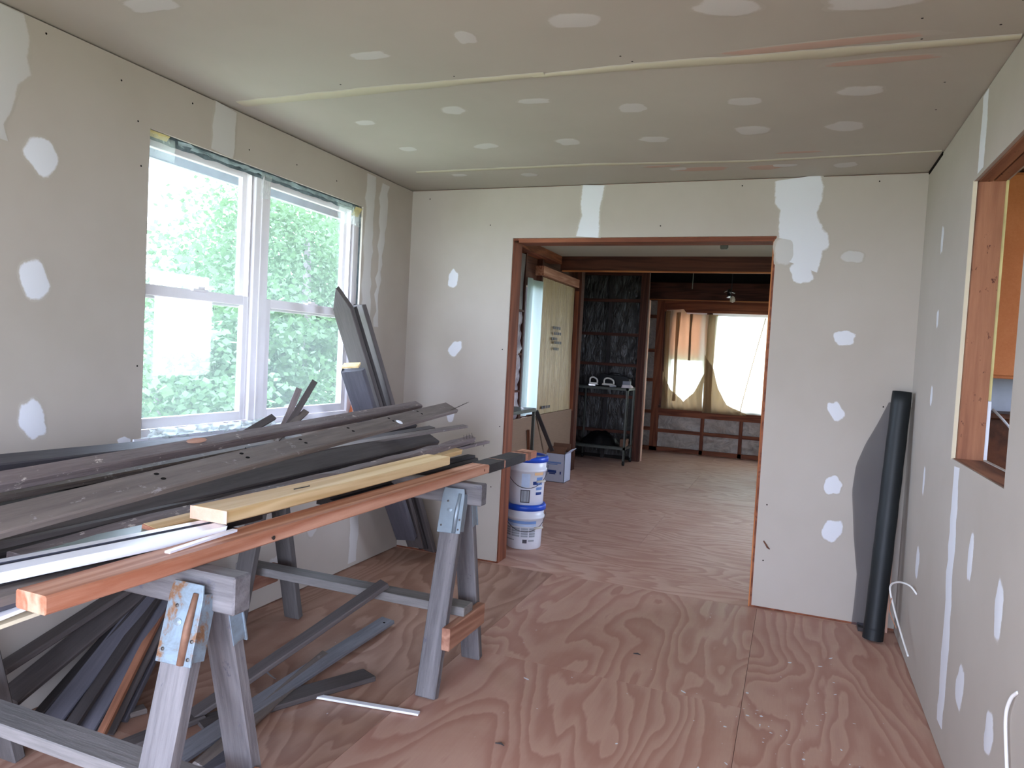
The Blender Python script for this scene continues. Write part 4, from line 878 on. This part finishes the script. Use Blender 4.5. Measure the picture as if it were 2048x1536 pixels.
kid(MB().prism([(7.65, .31), (7.655, .31), (7.665, .40), (7.66, .40)], 0, -2.54, -2.26).obj('flap', 'cardboard'), bx)
for x0, x1, z0, z1, mm in ((-2.44, -2.34, .10, .13, 'label_navy'), (-2.42, -2.35, .085, .098, 'label_navy'), (-2.50, -2.29, .205, .222, 'label_blue'), (-2.44, -2.33, .19, .20, 'label_blue'), (-2.30, -2.285, .09, .12, 'label_navy')):
    kid(box('print_mark', (x0, 7.4185, z0), (x1, 7.4195, z1), mm), bx)
tag(stick('fibreboard_sheet', (-2.474, 5.9, .002), (-2.462, 8.28, .745), 'fibreboard'), 'brown fibreboard sheet standing along the far room left wall', 'board')
tag(board('dark_batten', (-2.36, 7.30, .36), (-2.452, 6.98, .80), .04, .02, 30, 'black', 'flat', '', 'batten', None, 91), 'black batten leaning on the fibreboard above the cardboard box', 'batten')
tag(board('wood_stick', (-2.44, 6.9, .0), (-2.44, 6.75, .62), .025, .02, 0, 'redbrown', 'flat', '', 'stick', None, 92), 'short brown stick leaning left of the cardboard box', 'stick')
tb = empty('metal_side_table', (-2.28, 5.85, 0), 'small grey metal table half hidden behind the left door jamb', 'table')
kid(box('table_top', (-2.44, 5.55, .86), (-2.16, 6.15, .89), 'cartmetal', bevel=.003), tb)
for x in (-2.43, -2.19):
    for y in (5.56, 6.12): kid(box('leg', (x, y, 0), (x+.025, y+.025, .86), 'cartmetal'), tb)

# ================================================================ CART
ct = empty('utility_cart', (-2.31, 9.31, 0), 'grey-green metal utility cart on casters in the far corner', 'cart')
x0, x1, y0, y1 = -2.655, -1.965, 9.09, 9.53
for x in (x0, x1-.028):
    for y in (y0, y1-.028):
        kid(MB().box((x, y, .06), (x+.028, y+.006, 1.0)).box((x if x == x0 else x+.022, y, .06), ((x+.006) if x == x0 else x+.028, y+.028, 1.0)).obj('leg', 'cartmetal'), ct)
        cc = MB(); cc.lathe([(.001, -.014), (.026, -.014), (.030, -.008), (.030, .008), (.026, .014), (.001, .014)], (0, 0, 0), 16)
        kid(cc.obj('caster', 'caster', matrix=Matrix.Translation((x+.014, y+.014, .0305)) @ Matrix.Rotation(pi/2, 4, 'Y'), smooth=True), ct)
for nm, z in (('top_shelf', 1.0), ('lower_shelf', .235)):
    kid(MB().box((x0, y0, z-.004), (x1, y1, z)).box((x0, y0, z-.032), (x1, y0+.005, z+.004)).box((x0, y1-.005, z-.032), (x1, y1, z+.004)).box((x0, y0, z-.032), (x0+.005, y1, z+.004)).box((x1-.005, y0, z-.032), (x1, y1, z+.004)).obj(nm, 'cartmetal'), ct)
def iron(x, y, label, s, rz):
    e = empty('clothes_iron', (x, y, 1.001), label, 'clothes iron', 'irons on the metal cart', rz)
    def k(o): o.parent = e; return o
    k(MB().prism([(-.10*s, -.045), (.02*s, -.045), (.10*s, 0), (.02*s, .045), (-.10*s, .045)], 2, 0, .018).obj('soleplate', 'chrome'))
    k(MB().prism([(-.10*s, .018), (.09*s, .018), (.04*s, .045), (-.09*s, .045)], 1, -.035, .035).obj('iron_body', 'whiteplastic', bevel=.004))
    k(MB().tube(bez([(-.08*s, 0, .04), (-.075*s, 0, .095), (-.02*s, 0, .112), (.05*s, 0, .085), (.06*s, 0, .04)], 5), .011, 8).obj('handle', 'whiteplastic', smooth=True))
iron(-2.45, 9.20, 'left clothes iron on the metal cart, standing at the cart corner', .7, .3)
iron(-2.235, 9.17, 'right clothes iron with a big pale loop handle on the metal cart', .95, -.1)
sm = empty('sewing_machine', (-2.2, 9.40, 1.001), 'long black case behind the irons on the cart', 'case')
kid(MB().prism([(-2.43, 1.001), (-2.02, 1.001), (-2.02, 1.11), (-2.06, 1.145), (-2.40, 1.165), (-2.43, 1.13)], 1, 9.34, 9.50).obj('case_body', 'blackthing', bevel=.006), sm)
kid(MB().tube(bez([(-2.30, 9.42, 1.15), (-2.28, 9.42, 1.175), (-2.16, 9.42, 1.17), (-2.14, 9.42, 1.145)]), .007, 6).obj('handle', 'blackthing', smooth=True), sm)
tag(box('small_box', (-2.085, 9.26, 1.001), (-1.985, 9.335, 1.085), 'greybox', bevel=.002), 'small grey box at the right end of the cart top', 'box')
tag(MB().box((-2.06, 9.095, 1.005), (-1.935, 9.24, 1.017)).box((-2.05, 9.10, 1.018), (-1.94, 9.23, 1.03)).box((-2.056, 9.105, 1.031), (-1.95, 9.22, 1.04)).obj('paper_stack', 'paper'), 'pinkish stack of papers at the right corner of the cart top', 'paper')
mb = MB(); mb.grid(lambda u, v: (-2.60+.5*u, 9.18+.28*v, .238+.16*sin(pi*u)**.6*sin(pi*v)**.6*(1+.35*noise.noise(Vector((u*5, v*5, 0))))), 20, 10)
tag(mb.obj('black_bag', 'blackthing', smooth=True), 'slumped black bag on the lower shelf of the cart', 'bag')
tag(box('small_box', (-2.06, 9.20, .236), (-1.98, 9.36, .33), 'cardboard', bevel=.002), 'little brown box at the right end of the cart lower shelf', 'box')

# ================================================================ debris on the floor
mb = MB(); r = random.Random(12)
def fleck(cx, cy, s, k=6, el=1, an=0):
    ph = [r.uniform(.55, 1.2) for _ in range(k)]
    mb.add([(cx+s*ph[i]*cos(2*pi*i/k)*cos(an)-s/el*ph[i]*sin(2*pi*i/k)*sin(an), cy+s*ph[i]*cos(2*pi*i/k)*sin(an)+s/el*ph[i]*sin(2*pi*i/k)*cos(an), .0012) for i in range(k)], [tuple(range(k))])
for _ in range(70): fleck(r.gauss(.10, .18), r.gauss(2.75, .35), r.uniform(.002, .011), el=r.uniform(1, 3), an=r.uniform(0, 3))
for _ in range(50): fleck(r.uniform(-1.9, .5), r.uniform(2.2, 4.6), r.uniform(.0015, .006), el=r.uniform(1, 4), an=r.uniform(0, 3))
for q in ((.25, 3.75, .02), (.2, 3.62, .012), (-.98, 2.85, .016), (-1.32, 3.1, .02), (-.35, 3.05, .02), (-1.5, 3.3, .015), (.05, 2.62, .018), (-.1, 2.5, .02)): fleck(*q, el=2.5, an=r.uniform(0, 3))
tag(mb.obj('plaster_crumbs', 'pail'), 'white plaster crumbs and dust scattered over the plywood floor', 'debris', None, 'stuff')
mb = MB(); mb.grid(lambda u, v: (-2.05+.16*u, 2.47-.11*u-.02*sin(u*3)+.012*(v-.5)*(1.4-u), .0015), 10, 2)
tag(mb.obj('paint_smear', 'label_grey'), 'pale smear of compound on the floor under the pile', 'smear')
for i, (x, y, lb) in enumerate(((-.62, 3.33, 'tiny dark bit lying on the floor in front of the doorway'), (-.90, 2.32, 'tiny dark wood chip on the floor at the bottom centre'), (.02, 2.52, 'dark splinter on the floor seam near the bottom'))):
    tag(MB().tube([(x, y, .004), (x+.02, y+.005, .005), (x+.035, y-.003, .004)], [.002, .004, .001], 6).obj('wood_chip', 'black'), lb, 'chip')

# ================================================================ TREES outside the left window
def tree(x, y, zc, rx, ry, rz, n, size, mat, label, trunk=True, seed=0, th=.09):
    r = random.Random(seed); e = empty('tree', (x, y, -.65), label, 'tree', 'trees outside the left window')
    mb = MB(); cl = []
    for _ in range(max(6, n//110)):
        while True:
            a = Vector((r.uniform(-1, 1), r.uniform(-1, 1), r.uniform(-1, 1)))
            if .25 < a.length < 1: break
        cl.append((x+a.x*rx, y+a.y*ry, zc+a.z*rz))
    for i in range(n):
        c = cl[r.randrange(len(cl))]; s = size*r.uniform(.6, 1.3)
        p = Vector((c[0]+r.gauss(0, .26)*rx*.6, c[1]+r.gauss(0, .26)*ry*.6, c[2]+r.gauss(0, .20)*rz*.6))
        d = Vector((r.gauss(0, 1), r.gauss(0, 1), r.gauss(-.3, .6))).normalized(); n_ = Vector((r.gauss(.3, 1), r.gauss(0, 1), r.gauss(.6, 1))).normalized()
        b = d.cross(n_).normalized()*s*.38
        mb.add([p, p+d*s*.45+b, p+d*s, p+d*s*.45-b], [(0, 1, 2, 3)])
    o = mb.obj('foliage', mat); kid(o, e); o['kind'] = 'stuff'
    if trunk: kid(MB().tube([(x, y, -.65), (x+.05, y, zc-rz*.4), (x-.03, y+.06, zc+rz*.5)], [th, th*.8, th*.4], 10).obj('trunk', 'bark_tree', smooth=True), e)
tree(-6.2, 5.6, .55, 1.3, 1.0, .95, 7040, 0.088, 'leaf_pale', 'low pale green tree filling the lower left window pane', seed=1)
tree(-6.6, 7.3, .95, 1.3, 1.1, 1.20, 8360, 0.088, 'leaf', 'leafy tree behind the window mullion', seed=2)
tree(-7.2, 9.3, 2.1, 1.6, 1.4, 2.0, 11440, 0.088, 'leaf', 'tall leafy tree in the right-hand window', seed=3, th=.11)
tree(-7.4, 10.9, 2.4, 1.5, 1.3, 2.2, 9240, 0.088, 'leaf_pale', 'tall pale tree at the right edge of the window', seed=4)
tree(-9.5, 8.6, 1.0, 2.2, 1.8, 1.5, 9240, 0.122, 'leaf_pale', 'distant hazy tree behind the low pale tree', seed=5)
tree(-10.5, 12.2, 2.0, 2.4, 2.4, 2.6, 11000, 0.136, 'leaf', 'distant tree behind the tall leafy tree', seed=6)
tree(-12.5, 15.8, 2.6, 2.6, 2.4, 3.0, 8800, 0.150, 'leaf_pale', 'farthest tree at the right of the window view', seed=7)
bpy.context.view_layer.update()
